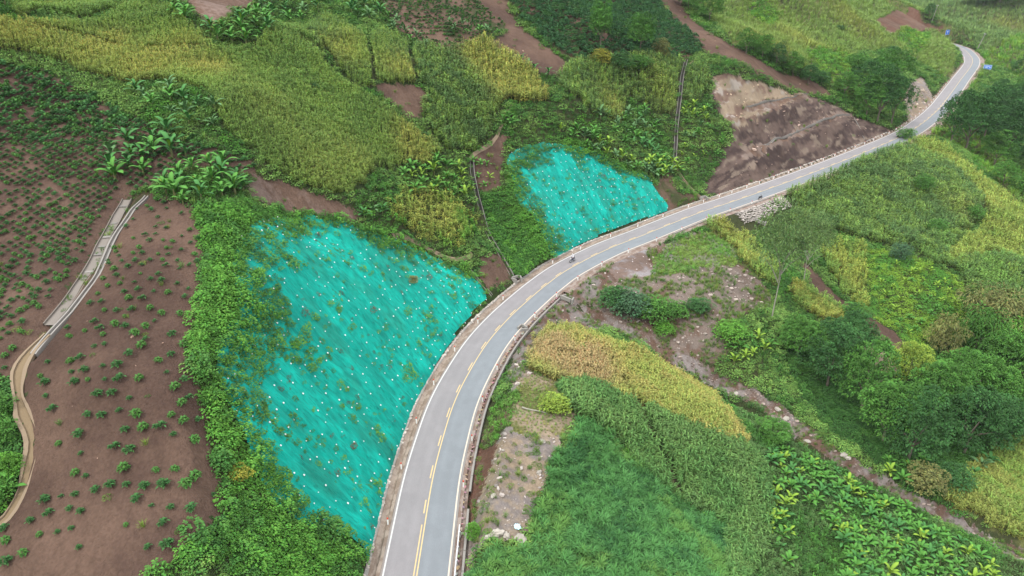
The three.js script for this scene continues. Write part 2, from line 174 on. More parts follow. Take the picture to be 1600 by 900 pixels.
cover('field_soil_lower', [S.brown, S.wet, 7], { bare: true }, R`-48.3,91.9 -44.2,89.1 -40.2,87.2 -36.1,78.4 -33.5,69.7 -31.5,61.1 -29,56.7 -27,52.5 -25.3,48.8 -26.5,44 -28.8,41.6 -31.9,39.3 -44,40.1 -47,44.9 -44,47.2 -43.6,51.3 -43.7,54 -46.4,57.9 -48.2,61.4 -48.2,65.7 -47.9,73.7 -49.3,84.8`);
cover('drain_gap', [S.brown, S.litter, 3], { bare: true, weeds: 0.35 }, R`-49.8,92.2 -48,92.2 -49,87.6 -48.5,81.4 -47.1,74.9 -47.3,69.5 -47.8,65.3 -48.4,65 -48.7,70.3 -49.4,77.2 -50.1,83.6 -51.2,90.3`);
cover('left_edge', [S.litter, S.under, 4], { label: 'green creepers and weeds left of the muddy track', gap: 0.55, kinds: [['vine', 1, 0.8, 1.3]], tint: [G.vine, G.deep] }, R`-54.8,59.7 -49.8,59.7 -47.2,57.1 -44.8,53.9 -44.3,51.5 -45,49.2 -47.7,46.1`);
// the bench-cut slope and other bare faces
cover('bench_face', [[0.125, 0.088, 0.072], [0.052, 0.036, 0.032], 3], { bare: true, rocks: 0.1, speck: [0.22, 0.17, 0.13] }, R`58.5,214.6 72.6,222.8 92.9,232.6 109.6,240.4 126.8,242.4 121.9,234.9 92,208.9 71.4,191.5 53.2,176.7 48.4,176 53.4,186.1 60.9,199.2 56.3,204.8`);
cover('pale_face', [S.tan, [0.13, 0.085, 0.065], 3], { bare: true, rocks: 0.2, speck: [0.34, 0.3, 0.26] }, R`58.6,215.4 72.6,223 89.9,231 81.7,221 69.2,207.8 62,201.1 58.1,204.8`);
cover('side_soil', [S.brown, S.litter, 4], { bare: true, weeds: 0.25 }, R`34.2,169.1 39.6,176 40.6,170.4 47.2,173.5 43.8,169.3 36.7,163.4 35,165.2`);
cover('bench_strip', [[0.2, 0.15, 0.125], S.brown, 3], { bare: true, weeds: 0.04, rocks: 0.1 }, R`63.8,195.4 76.2,207.3 87.1,217.4 111.8,242.5 111.9,240.3 87.1,215.1 75.6,203.1 63.5,191.1`, R`67.5,212.3 76.2,219.4 93.8,235 94.2,233.6 76.7,217.6 68,211.4`);
cover('rock_face', [S.tan, S.grey, 3], { bare: true, rocks: 0.8 }, R`148.9,281.5 170.3,313 170.2,302.9 165.4,289.5 142.8,257.2 140.5,260.8`);
cover('red_soil', [S.red, S.brown, 8], { bare: true }, R`188.6,401 256.2,503.4 260.6,491.9 265,478.8 264,472.2 229.9,430.7 202,398 180,365.7`);
// right of the road
cover('corn_spur', [S.under, S.litter, 4], { label: 'dark green corn field on the spur right of the road', gap: 0.55, kinds: [['corn', 1, 0.9, 1.2]], tint: [G.cornDark, G.corn, G.cornDark], blobs: R`78.7,187.6,4.3,0.2 119.5,183.8,5.1,0.3` },
  R`66.7,177 75.4,188.1 90.1,199.3 119.8,226.1 125.6,219.4 129.5,203.4 130.1,192.8 123.1,181.4 115.5,175.4 106.3,174.2 96.9,163.2 86.8,163.7 76.1,165.2 67,165.5 59.7,162.9 59.5,167.4`);
cover('corn_crest', [S.olive, S.litter, 4], { label: 'yellow green corn along the crest of the spur beside the far trees', gap: 0.58, kinds: [['corn', 1, 0.8, 1.1]], tint: [G.corn, [0.18, 0.265, 0.062], [0.22, 0.29, 0.07]], blobs: R`122.7,217.5,4.3,0.4 125.9,208.1,3.8,0.45 127.3,195.4,2.9,0.5 131.8,189.7,2.5,0.7` },
  R`118.8,226.1 126.8,230 133.5,226.4 137.6,210.9 147.4,198.3 149.5,186.4 136.9,167.2 126.4,166.8 117.4,166.2 104.6,160.4 103.2,162.4 119.1,174.9 126.4,183.3 130.8,194 129.5,203.4 125.2,218.4`);
cover('corn_terrace', [S.under, S.litter, 4], { label: 'green corn on the terrace below the yellow crest at right edge', gap: 0.58, kinds: [['corn', 1, 0.9, 1.2]], tint: [G.corn, G.cornDark, G.grass] },
  R`96.1,162.6 107,171.4 114.8,173.9 105.5,162.4 106,160 116.6,164.8 128,166.5 136,165.7 126,149.3 107.3,145 103.9,148.3 105.9,156.3 100.4,158.4`);
cover('corn_small', [S.under, S.litter, 4], { label: 'small yellowish corn plot beside the brown track', gap: 0.55, kinds: [['corn', 1, 0.8, 1.1]], tint: [G.corn, [0.24, 0.28, 0.06], G.corn], blobs: R`75.9,145.5,2.8,0.5 75.4,154,2.2,0.4` }, R`73.8,160 84.1,160.2 79,147.9 76.2,139.4 73,140.9 71.7,148.1`);
cover('banana_plot', [S.litter, S.under, 5], { label: 'low bright green weeds under the young banana plants', gap: 0.6, kinds: [['vine', 0.8, 0.5, 0.9], ['grass', 0.2, 0.5, 0.8]], tint: [G.vine, G.vine, G.lime] }, R`84.6,159.9 94.4,159.4 101.4,157.1 104.7,153.9 102.8,146.4 97.9,139 87.1,131.8 79.9,131.7 76.8,138.1 79.3,147.9`);
cover('corn_yellow_strip', [S.olive, S.litter, 3], { label: 'narrow strip of yellow corn below the road near the retaining wall', gap: 0.52, kinds: [['corn', 1, 0.75, 1.05]], tint: [[0.26, 0.29, 0.06], G.yellow, G.corn], blobs: R`51.2,155.1,4.4,0.6 54.3,145,2.8,0.6` },
  R`42.3,155.9 48.7,158.2 53.9,156.7 56.4,151.9 57.7,145.6 55.4,138 51.1,138.1 48.7,140.8 49.1,147.2 45.9,151.9`, R`59.6,139.7 66.1,140 70.4,135.9 65.7,131.6 59,132.4`);
cover('wood_floor', [S.under, S.litter, 4], { label: 'undergrowth coloured dark for shade below the trees in the valley wood', gap: 0.7, kinds: [['vine', 0.8, 0.7, 1.2], ['bushy', 0.2, 0.8, 1.3]], tint: [G.deep, [0.035, 0.1, 0.028], [0.055, 0.15, 0.034]] }, R`51.3,119.3 64.7,128.9 71.4,130.1 70.8,117.6 75.8,118.8 87.1,131.8 99.1,135.3 113.7,141.2 121.4,139.1 98.2,103.8 85.9,103.4 72.1,91.8 64.1,88.3 59.2,91.8 54.9,97 51.2,105.2`);  // plant tints darkened to paint the shade below the trees
cover('brown_track', [S.brown, S.wet, 4], { bare: true }, R`65.8,151.9 68.2,147.7 69.8,142.6 73.4,138.8 77.8,136.2 82.4,130.9 78.9,126.1 73.6,130.5 69.2,137.2 64.5,141.2`);
cover('pale_spoil', [S.tan, S.pale, 3], { bare: true, rocks: 0.6 }, R`70.9,126.8 74.7,124.3 75.9,119.8 71.1,118.4 70.1,121.4`);
cover('rubble_field', [[0.19, 0.15, 0.125], S.brown, 4], { bare: true, weeds: 0.55, rocks: 0.5 }, R`10.1,121.9 17.9,132.5 25.6,141.7 32.7,144 34.9,140.7 43.8,143.6 48.7,140.8 51.9,136.9 51.7,129.1 41.1,117.9 37.4,110.7 29.3,110.2 22.6,112 15.2,118.4`);
cover('grey_gravel', [[0.27, 0.24, 0.24], S.pale, 3], { bare: true, rocks: 0.15 }, R`16.9,126.9 24.8,141 28.3,143.1 27.5,135.1 30.5,131.7 24.9,128.3 19.3,125.6`);
cover('weedy_flat', [S.olive, S.grey, 3], { label: 'patchy weeds on the flat ground right of the road bend', gap: 0.6, kinds: [['grass', 0.6, 0.5, 0.8], ['vine', 0.4, 0.5, 0.8]], tint: [G.grass, G.vine, G.corn] }, R`27.9,131.8 33.3,143.3 41.3,151.7 46.8,152.4 48.8,146.1 46.9,139.4 37.4,134.1 31.3,129.5`);
cover('shoulder_grey', [S.grey, S.brown, 3], { bare: true, weeds: 0.25, rocks: 0.3 }, R`12.9,126 16.8,129 19.5,125.2 11.5,116.8 18.5,116.1 14.1,108.2 5.3,104.8 1.4,88.2 -0.9,88.3 1,100 5.6,113 9.5,120.5`);
cover('rubble_bank', [S.grey, S.tan, 3], { bare: true, weeds: 0.22, rocks: 0.7 }, R`0,85.8 3.1,92.7 7.5,87.6 7.3,80.3 5.7,72.5 3.9,66.8 2.3,62.5 0.8,57.8 -1.9,57.7 -3.7,57.2 -4.3,54 -5.6,54.6 -5.2,64.3 -4.3,70.3 -2,75.3 -1.3,80.4`);
cover('olive_ground', [S.olive, S.tan, 3], { label: 'short dry olive grass on the rubble bank', gap: 0.5, kinds: [['grass', 1, 0.25, 0.45]], tint: [[0.22, 0.25, 0.07], G.grass] }, R`1.4,88.2 6.5,89.5 7.9,83.7 8.3,76.9 5.7,74.8 0,74.2 0.4,80.2`);
cover('red_bank', [S.red, S.brown, 2], { bare: true, weeds: 0.3 }, R`-4.8,75.9 -2,73.8 -2.3,70.2 -3.6,66.2 -4.2,63.6 -4.9,60.3 -5.4,61.3 -5.2,67.5`);
cover('bank_grass', [S.litter, S.brown, 3], { label: 'green grass on the small bank right of the road ditch', gap: 0.5, kinds: [['grass', 0.8, 0.4, 0.8], ['vine', 0.2, 0.5, 0.8]], tint: [G.grass, G.vine] }, R`-2.7,83.4 0,83.7 1.3,83.7 0,77 -1.8,73.3 -3.6,75.1 -3.4,79.9`);
cover('dry_corn', [S.brown, S.olive, 3], { label: 'dry brown and yellow corn on the knoll beside the road bend', gap: 0.42, kinds: [['corn', 1, 0.85, 1.15]], tint: [[0.25, 0.27, 0.08], [0.19, 0.25, 0.065], [0.26, 0.25, 0.085]], blobs: R`5.5,98.2,4,-1 9,91.8,4,-1 13.3,91.4,2.8,-0.7 12.9,96.8,3,-0.7 7.2,101.4,2.1,-0.5 10.7,100.1,1,0.6` },
  R`5.1,105.5 9.2,108.1 13.8,105.3 19.1,104.1 25.6,103.2 33.4,106.3 34,97 35.5,88.7 34.7,86.6 29.7,85.4 23.9,85.9 19.3,86.3 14.7,87.3 9.2,88.1 5.5,88.8 2.9,92.6 3.5,99.9`);
cover('tall_grass', [S.under, S.litter, 3], { label: 'deep green feathery tall grass in front of the rubble bank', gap: 0.42, kinds: [['tallgrass', 0.75, 0.5, 1.15], ['vine', 0.25, 0.6, 1.2]], rough: 1.6, tint: [[0.034, 0.1, 0.036], G.jade, [0.07, 0.18, 0.058], G.jade, [0.085, 0.175, 0.045]] },
  R`6.5,86.6 9.7,88.2 14.5,86.1 13.4,77.3 17.6,74.5 22.3,72.3 27,70.1 25.2,54.5 -4,49.6 -4.3,54 -2.5,55.2 1.5,56.5 2.9,62.7 3.9,66.8 5.6,71.3 8.6,75.5 7.7,80.3`);
cover('corn_front', [S.under, S.litter, 3], { label: 'tall green corn on the front slope below the dry corn', gap: 0.42, kinds: [['corn', 1, 0.95, 1.3]], tint: [G.cornDark, [0.095, 0.185, 0.058], [0.066, 0.15, 0.048]] },
  R`9.6,87.8 18.3,86 23.9,85.6 30.8,85.9 35.8,86.9 38,84.1 33.5,72 29.1,56.8 23.6,54 27.2,70.7 22.4,72.5 17.6,74.5 13.9,77.6 7.7,80.3`, R`7.2,85.3 12.3,87.2 14,82.1 8.8,78.7`);
cover('furrow', [S.brown, S.wet, 3], { bare: true }, R`17.7,86.3 18.7,86.6 19.7,83 18.8,82.1`, R`20.6,77.3 21.4,77 22.3,74.9 21.4,74`);
cover('banana_under', [S.under, S.litter, 3], { label: 'green undergrowth below the banana plants on the front right slope', gap: 0.6, kinds: [['vine', 0.45, 0.6, 1.0], ['corn', 0.35, 0.7, 0.95], ['grass', 0.2, 0.7, 1.1]], tint: [[0.06, 0.17, 0.034], G.deep, G.cornDark] },
  R`38.5,104.2 43.2,101.2 48.2,95.8 54.1,91.3 61.8,87.2 66.5,81.1 76.6,75.1 73.4,70 28,56 33.5,72 38,84.1 35.4,87.7`);
cover('corn_corner', [S.litter, S.olive, 3], { label: 'olive green corn field by the stream at the right edge', gap: 0.48, kinds: [['corn', 1, 0.75, 1.05]], tint: [[0.17, 0.22, 0.065], G.corn, [0.19, 0.23, 0.065]] }, R`68.5,89.3 77.3,96.9 86.1,103.4 92.8,106.6 102,109.1 81.4,78.8 76.3,80.3 73.3,83.3 69.1,86`);
cover('stream_bank', [S.brown, S.grey, 3], { bare: true, weeds: 0.35, rocks: 0.9 }, R`11.9,117.4 15.2,118.6 21.7,114 29.5,111.1 38.1,108.1 45.2,104.4 49.3,99.8 54.7,93.7 60.7,90.1 66.6,87.1 72,83.4 79.9,79.4 77.3,76.2 71.9,78.5 66.5,84.4 62.1,88 54.3,92.1 48.2,96.2 42.8,101.8 35.6,106.4 27,109.4 19.3,109.2 13.3,116.3`);

const CELL = 0.4, CX = -130, CF = 30, CNX = 1160, CNF = 1345; // class grid: x to 333, f to 568
const CG = new Uint8Array(CNX * CNF);
COVERS.forEach((c, id) => { if (!id) return; for (const o of c.outlines) {
  const f0 = Math.max(0, Math.floor((Math.min(...o.map((p) => p[1])) - CF) / CELL)), f1 = Math.min(CNF - 1, Math.ceil((Math.max(...o.map((p) => p[1])) - CF) / CELL));
  for (let j = f0; j <= f1; j++) { const f = CF + (j + 0.5) * CELL, xs = [];
    for (let i = 0; i < o.length; i++) { const a = o[i], b = o[(i + 1) % o.length]; if ((a[1] <= f) !== (b[1] <= f)) xs.push(a[0] + (f - a[1]) / (b[1] - a[1]) * (b[0] - a[0])); }
    xs.sort((p, q) => p - q);
    for (let k = 0; k + 1 < xs.length; k += 2) for (let i = Math.max(0, Math.ceil((xs[k] - CX) / CELL - 0.5)); i <= Math.min(CNX - 1, Math.floor((xs[k + 1] - CX) / CELL - 0.5)); i++) CG[j * CNX + i] = id; } } });
const FARID = COVERS.findIndex((c) => c.name === 'far_field');
const coverAt = (x, f) => { const g = Math.min(1, f / 120);
  const wx = x + (fbm(x / 1.7, f / 1.7, 2, 31) - 0.5) * 1.5 * g, wf = f + (fbm(x / 1.7 + 50, f / 1.7, 2, 37) - 0.5) * 1.5 * g;
  const i = Math.floor((wx - CX) / CELL + noise(x / 0.22, f / 0.22, 33) * 1.8 - 0.9), j = Math.floor((wf - CF) / CELL + noise(x / 0.22, f / 0.22, 35) * 1.8 - 0.9); return i < 0 || j < 0 || i >= CNX || j >= CNF ? (f > 560 ? FARID : 0) : CG[j * CNX + i]; };
const named = (n) => COVERS.findIndex((c) => c.name === n);
const blobAt = (c, x, f) => { let b = 0; if (c.blobs) for (const [bx, bf, r, s] of c.blobs) { const q = ((x - bx) ** 2 + ((f - bf) * 0.75) ** 2) / (r * r); if (q < 4) b += s * Math.exp(-q * 1.2); } return clamp(b, -1, 0.85); };

// ---------- ground: one sheet to the horizon ----------
function groundMap(x0, f0, w, n, far) { // colours of bare soil, litter and gravel, as they are
  const d = new Uint8Array(n * n * 4), enc = (v) => Math.round(255 * (v <= 0.0031308 ? 12.92 * v : 1.055 * Math.pow(v, 1 / 2.4) - 0.055));
  const lut = new Uint8Array(4096); for (let i = 0; i < 4096; i++) lut[i] = enc(i / 4095);
  for (let j = 0; j < n; j++) for (let i = 0; i < n; i++) {
    const x = x0 + (i + 0.5) / n * w, f = f0 + (j + 0.5) / n * w, c = COVERS[coverAt(x, f)], [a, b, sc] = c.ground;
    const big = c.speck ? fbm((x * 0.74 + f * 0.67) / 7, (f * 0.74 - x * 0.67) / 1.3, 3, 41) : fbm(x / sc, f / sc, 3, 41), fine = far ? noise(x / 0.9, f / 0.9, 47) : fbm(x / 0.55, f / 0.55, 2, 47), t = step01(0.38, 0.66, big * 0.75 + fine * 0.25), m = 0.72 + 0.56 * (0.5 * fine + 0.5 * (far ? big : noise(x / 0.16, f / 0.16, 53)));
    const sp = c.speck ? step01(0.6, 0.72, fbm((x * 0.74 + f * 0.67) / 3.5 + 9, (f * 0.74 - x * 0.67) / 1.1, 3, 67)) * 0.7 : 0, tone = c.bare ? 0.74 + 0.52 * fbm(x / 9, f / 9, 3, 63) : 1;
    const rut = c.bare ? 1 - 0.12 * step01(0.5, 0.75, fbm(x / 2.2 + f / 3, (f - x) / 9, 2, 59)) : 1, k = (j * n + i) * 4;
    for (let q = 0; q < 3; q++) d[k + q] = lut[clamp(Math.round(mix(mix(a[q], b[q], t), c.speck ? c.speck[q] : 0, sp) * m * rut * tone * 4095), 0, 4095)];
    d[k + 3] = 255;
  }
  const t = new THREE.DataTexture(d, n, n, THREE.RGBAFormat); t.colorSpace = THREE.SRGBColorSpace; t.magFilter = THREE.LinearFilter; t.wrapS = t.wrapT = THREE.ClampToEdgeWrapping;
  t.matrixAutoUpdate = false; t.matrix.set(1 / w, 0, -x0 / w, 0, 1 / w, -f0 / w, 0, 0, 1); t.needsUpdate = true; return t;
}
const clods = (() => { const n = 512, d = new Uint8Array(n * n), P = 16; // tiling relief of clods and stones
  const tn = (u, v, p, k) => { const i = Math.floor(u), j = Math.floor(v), a = u - i, b = v - j, s = a * a * (3 - 2 * a), q = b * b * (3 - 2 * b), h = (m, o) => hash(((m % p) + p) % p, ((o % p) + p) % p, k); return mix(mix(h(i, j), h(i + 1, j), s), mix(h(i, j + 1), h(i + 1, j + 1), s), q); };
  for (let j = 0; j < n; j++) for (let i = 0; i < n; i++) { const u = i / n, v = j / n; d[j * n + i] = 255 * (0.45 * tn(u * P, v * P, P, 1) + 0.35 * tn(u * P * 3, v * P * 3, P * 3, 2) + 0.2 * tn(u * P * 8, v * P * 8, P * 8, 3)); }
  const t = new THREE.DataTexture(d, n, n, THREE.RedFormat); t.magFilter = THREE.LinearFilter; t.wrapS = t.wrapT = THREE.RepeatWrapping; t.repeat.set(1 / 6, 1 / 6); t.needsUpdate = true; return t; })();
const NEAR = [-66, 84, 36, 186];
{
  const lines = (from, a, b, to, fineStep, midTo, midStep) => { const l = []; let v = a, s = midStep; const left = []; while (v > from) { v -= s; s *= v < a - 60 ? 1.25 : 1; left.unshift(v); } l.push(...left); for (let k = 0; k <= Math.round((b - a) / fineStep); k++) l.push(a + k * fineStep); v = b; s = midStep; while (v < to) { v += s; if (v > midTo) s *= 1.16; l.push(v); } return l; };
  const xs = lines(-1500, NEAR[0], NEAR[1], 2200, 0.6, 300, 1.6), fs = lines(-400, NEAR[2], NEAR[3], 3800, 0.6, 560, 1.6), nx = xs.length, nf = fs.length;
  const pos = new Float32Array(nx * nf * 3), uv = new Float32Array(nx * nf * 2); let o = 0;
  for (const f of fs) for (const x of xs) {
    const bx = clamp(x, -200, 590), bf = clamp(f, -60, 890), out = Math.hypot(x - bx, f - bf);
    const rise = bf > 500 || bx < 0 ? 0.25 : 0.05; // the hills go on rising behind, the valley stays open to the right
    pos[o * 3] = x; pos[o * 3 + 1] = H(bx, bf) * Math.exp(-out / 900) + out * rise * Math.exp(-out / 1500) + (out ? (fbm(x / 160, f / 160, 3, 71) - 0.5) * Math.min(60, out * 0.25) : 0); pos[o * 3 + 2] = -f; uv[o * 2] = x; uv[o * 2 + 1] = f; o++;
  }
  const near = [], far = [];
  for (let j = 0; j < nf - 1; j++) for (let i = 0; i < nx - 1; i++) { const a = j * nx + i, b = a + 1, c = a + nx, d = c + 1, mx = (xs[i] + xs[i + 1]) / 2, mf = (fs[j] + fs[j + 1]) / 2; (mx > NEAR[0] && mx < NEAR[1] && mf > NEAR[2] && mf < NEAR[3] ? near : far).push(a, b, c, b, d, c); }
  const g = new THREE.BufferGeometry(); g.setAttribute('position', new THREE.BufferAttribute(pos, 3)); g.setAttribute('uv', new THREE.BufferAttribute(uv, 2));
  const idx = new Uint32Array(near.length + far.length); idx.set(near); idx.set(far, near.length); g.setIndex(new THREE.BufferAttribute(idx, 1));
  g.addGroup(0, near.length, 0); g.addGroup(near.length, far.length, 1); g.computeVertexNormals();
  const soil = (map, b) => new THREE.MeshPhysicalMaterial({ map, specularIntensity: 0.12, bumpMap: clods, bumpScale: b, roughness: 0.95 });
  const ground = new THREE.Mesh(g, [soil(groundMap(NEAR[0], NEAR[2], 150, 2048, false), 0.17), soil(groundMap(-200, -60, 800, 2048, true), 0.12)]);
  ground.name = 'ground'; ground.userData.kind = 'structure'; ground.receiveShadow = ground.castShadow = true; scene.add(ground);
}

// ---------- making things ----------
const used = {};
function numbered(name) { const n = used[name] = (used[name] ?? -1) + 1; return n ? name + '_' + String(n).padStart(3, '0') : name; }
function tag(o, label, category, group, kind) { o.userData = {}; if (label) o.userData.label = label; if (category) o.userData.category = category; if (group) o.userData.group = group; if (kind) o.userData.kind = kind; return o; }
function thing(name, label, category, at, turn = 0, group) { const o = new THREE.Group(); o.name = numbered(name); o.position.copy(at); o.rotation.y = turn; tag(o, label, category, group); scene.add(o); return o; }
function part(name, geometry, material, parent) { const m = new THREE.Mesh(geometry, material); m.name = name; m.castShadow = m.receiveShadow = true; parent.add(m); return m; }
function copyOf(o, at, turn, scale, label, group) { const c = o.clone(); c.name = numbered(o.name.replace(/_\d{3}$/, '')); c.position.copy(at); c.rotation.y = turn; if (scale) c.scale.copy(scale); c.userData = { ...o.userData }; if (label) c.userData.label = label; if (group) c.userData.group = group; scene.add(c); return c; }
const ORD = 'first second third fourth fifth sixth seventh eighth ninth tenth eleventh twelfth thirteenth fourteenth fifteenth sixteenth seventeenth eighteenth nineteenth twentieth'.split(' ');
const ord = (i) => ORD[i] ?? (i < 30 ? 'twenty-' + ORD[i - 20] : i === 29 ? 'thirtieth' : 'thirty-' + ORD[i - 30]);
const paint = (c, o = {}) => new THREE.MeshPhysicalMaterial({ color: lin(...c), roughness: 0.85, specularIntensity: 0.3, ...o });
class Mesher { // gathers triangles with colours
  constructor() { this.p = []; this.c = []; this.i = []; }
  v(x, y, z, c = [1, 1, 1]) { this.p.push(x, y, z); this.c.push(c[0], c[1], c[2]); return this.p.length / 3 - 1; }
  tri(a, b, c) { this.i.push(a, b, c); }
  quad(a, b, c, d) { this.i.push(a, b, c, a, c, d); }
  leaf(p, d, side, len, wid, droop, c) { // a pointed leaf of two folded halves from p along d
    const m = p.clone().addScaledVector(d, len * 0.5), t = p.clone().addScaledVector(d, len); t.y -= droop * len;
    const a = this.v(p.x, p.y, p.z, c), l = this.v(m.x + side.x * wid / 2, m.y + side.y * wid / 2 + wid * 0.12, m.z + side.z * wid / 2, c), r = this.v(m.x - side.x * wid / 2, m.y - side.y * wid / 2 + wid * 0.12, m.z - side.z * wid / 2, c), q = this.v(t.x, t.y, t.z, c);
    this.tri(a, l, q); this.tri(a, q, r);
  }
  blade(p, az, lean, len, wid, arch, c, n = 3) { // a long arching blade
    let x = p.x, y = p.y, z = p.z, a = lean; const dx = Math.cos(az), dz = Math.sin(az); let l0 = -1, r0 = -1;
    for (let k = 0; k <= n; k++) { const w = wid * (k === 0 ? 0.6 : k === n ? 0.06 : 1 - 0.35 * Math.abs(k / n - 0.4)) / 2, l = this.v(x - dz * w, y, z + dx * w, c), r = this.v(x + dz * w, y, z - dx * w, c);
      if (k) this.quad(l0, r0, r, l); l0 = l; r0 = r; x += dx * Math.sin(a) * len / n; z += dz * Math.sin(a) * len / n; y += Math.cos(a) * len / n; a += arch / n; }
  }
  tube(points, radii, sides, c) { let ring0 = null; points.forEach((p, k) => { const a = points[Math.max(0, k - 1)], b = points[Math.min(points.length - 1, k + 1)], d = b.clone().sub(a).normalize(), s = Math.abs(d.y) > 0.9 ? new THREE.Vector3(1, 0, 0) : new THREE.Vector3(0, 1, 0), u = s.cross(d).normalize(), w = d.clone().cross(u), ring = [];
    for (let i = 0; i < sides; i++) { const t = i / sides * 2 * Math.PI, q = p.clone().addScaledVector(u, Math.cos(t) * radii[k]).addScaledVector(w, Math.sin(t) * radii[k]); ring.push(this.v(q.x, q.y, q.z, c)); }
    if (ring0) for (let i = 0; i < sides; i++) this.quad(ring0[i], ring0[(i + 1) % sides], ring[(i + 1) % sides], ring[i]); ring0 = ring; }); }
  done(smoothed) { const g = new THREE.BufferGeometry(); g.setAttribute('position', new THREE.Float32BufferAttribute(this.p, 3)); g.setAttribute('color', new THREE.Float32BufferAttribute(this.c, 3)); g.setIndex(this.i); const h = smoothed ? g : g.toNonIndexed(); h.computeVertexNormals(); return h; }
}
const M = {
  leafy: new THREE.MeshPhysicalMaterial({ color: 0xffffff, vertexColors: true, roughness: 0.7, specularIntensity: 0.25, side: THREE.DoubleSide }),
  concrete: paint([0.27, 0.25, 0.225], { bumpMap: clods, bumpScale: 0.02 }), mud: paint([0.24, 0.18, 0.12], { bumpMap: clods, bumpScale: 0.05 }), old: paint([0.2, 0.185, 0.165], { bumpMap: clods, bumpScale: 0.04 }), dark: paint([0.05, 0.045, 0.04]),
  white: paint([0.78, 0.77, 0.74], { roughness: 0.6 }), red: paint([0.5, 0.07, 0.04]), steel: paint([0.55, 0.56, 0.57], { roughness: 0.4, metalness: 0.3 }), bark: paint([0.16, 0.135, 0.105]), palebark: paint([0.3, 0.28, 0.23]), stone: paint([0.36, 0.33, 0.3], { vertexColors: true }), rubber: paint([0.02, 0.02, 0.022]),
};
const leafMat = (c) => new THREE.MeshPhysicalMaterial({ color: lin(...c), vertexColors: true, roughness: 0.68, specularIntensity: 0.25, side: THREE.DoubleSide });

// ---------- the road ----------
const at = (s) => { const i = clamp(Math.floor(s), 0, ROAD.length - 2), t = s - i, p = ROAD[i], q = ROAD[i + 1]; return [mix(p[0], q[0], t), mix(p[1], q[1], t), ...ROADT[i]]; };
const beside = (s, off, up = 0) => { const [x, f, tx, tf] = at(s); return new THREE.Vector3(x + tf * off, up, -(f - tx * off)); };
function ribbon(s0, s1, profile, stepLen = 1.5, wob) { // profile: [offset, height] across; uv in metres
  const p = [], uv = [], idx = [], n = Math.max(1, Math.round((s1 - s0) / stepLen)), m = profile.length;
  for (let k = 0; k <= n; k++) { const s = mix(s0, s1, k / n); profile.forEach(([o, h], i) => { const j = wob && i ? wob(s, i) : 0, v = beside(s, o + j, h + j * 0.3); p.push(v.x, v.y, v.z); uv.push(o, s); }); }
  for (let k = 0; k < n; k++) for (let i = 0; i < m - 1; i++) { const a = k * m + i, b = a + 1, c = a + m, d = c + 1; idx.push(a, b, c, b, d, c); }
  const g = new THREE.BufferGeometry(); g.setAttribute('position', new THREE.Float32BufferAttribute(p, 3)); g.setAttribute('uv', new THREE.Float32BufferAttribute(uv, 2)); g.setIndex(idx); const h = g.toNonIndexed(); h.computeVertexNormals(); return h;
}
const END = ROAD.length - 3, START = 80;
const road = new THREE.Group(); road.name = 'road'; road.userData.kind = 'structure'; scene.add(road);
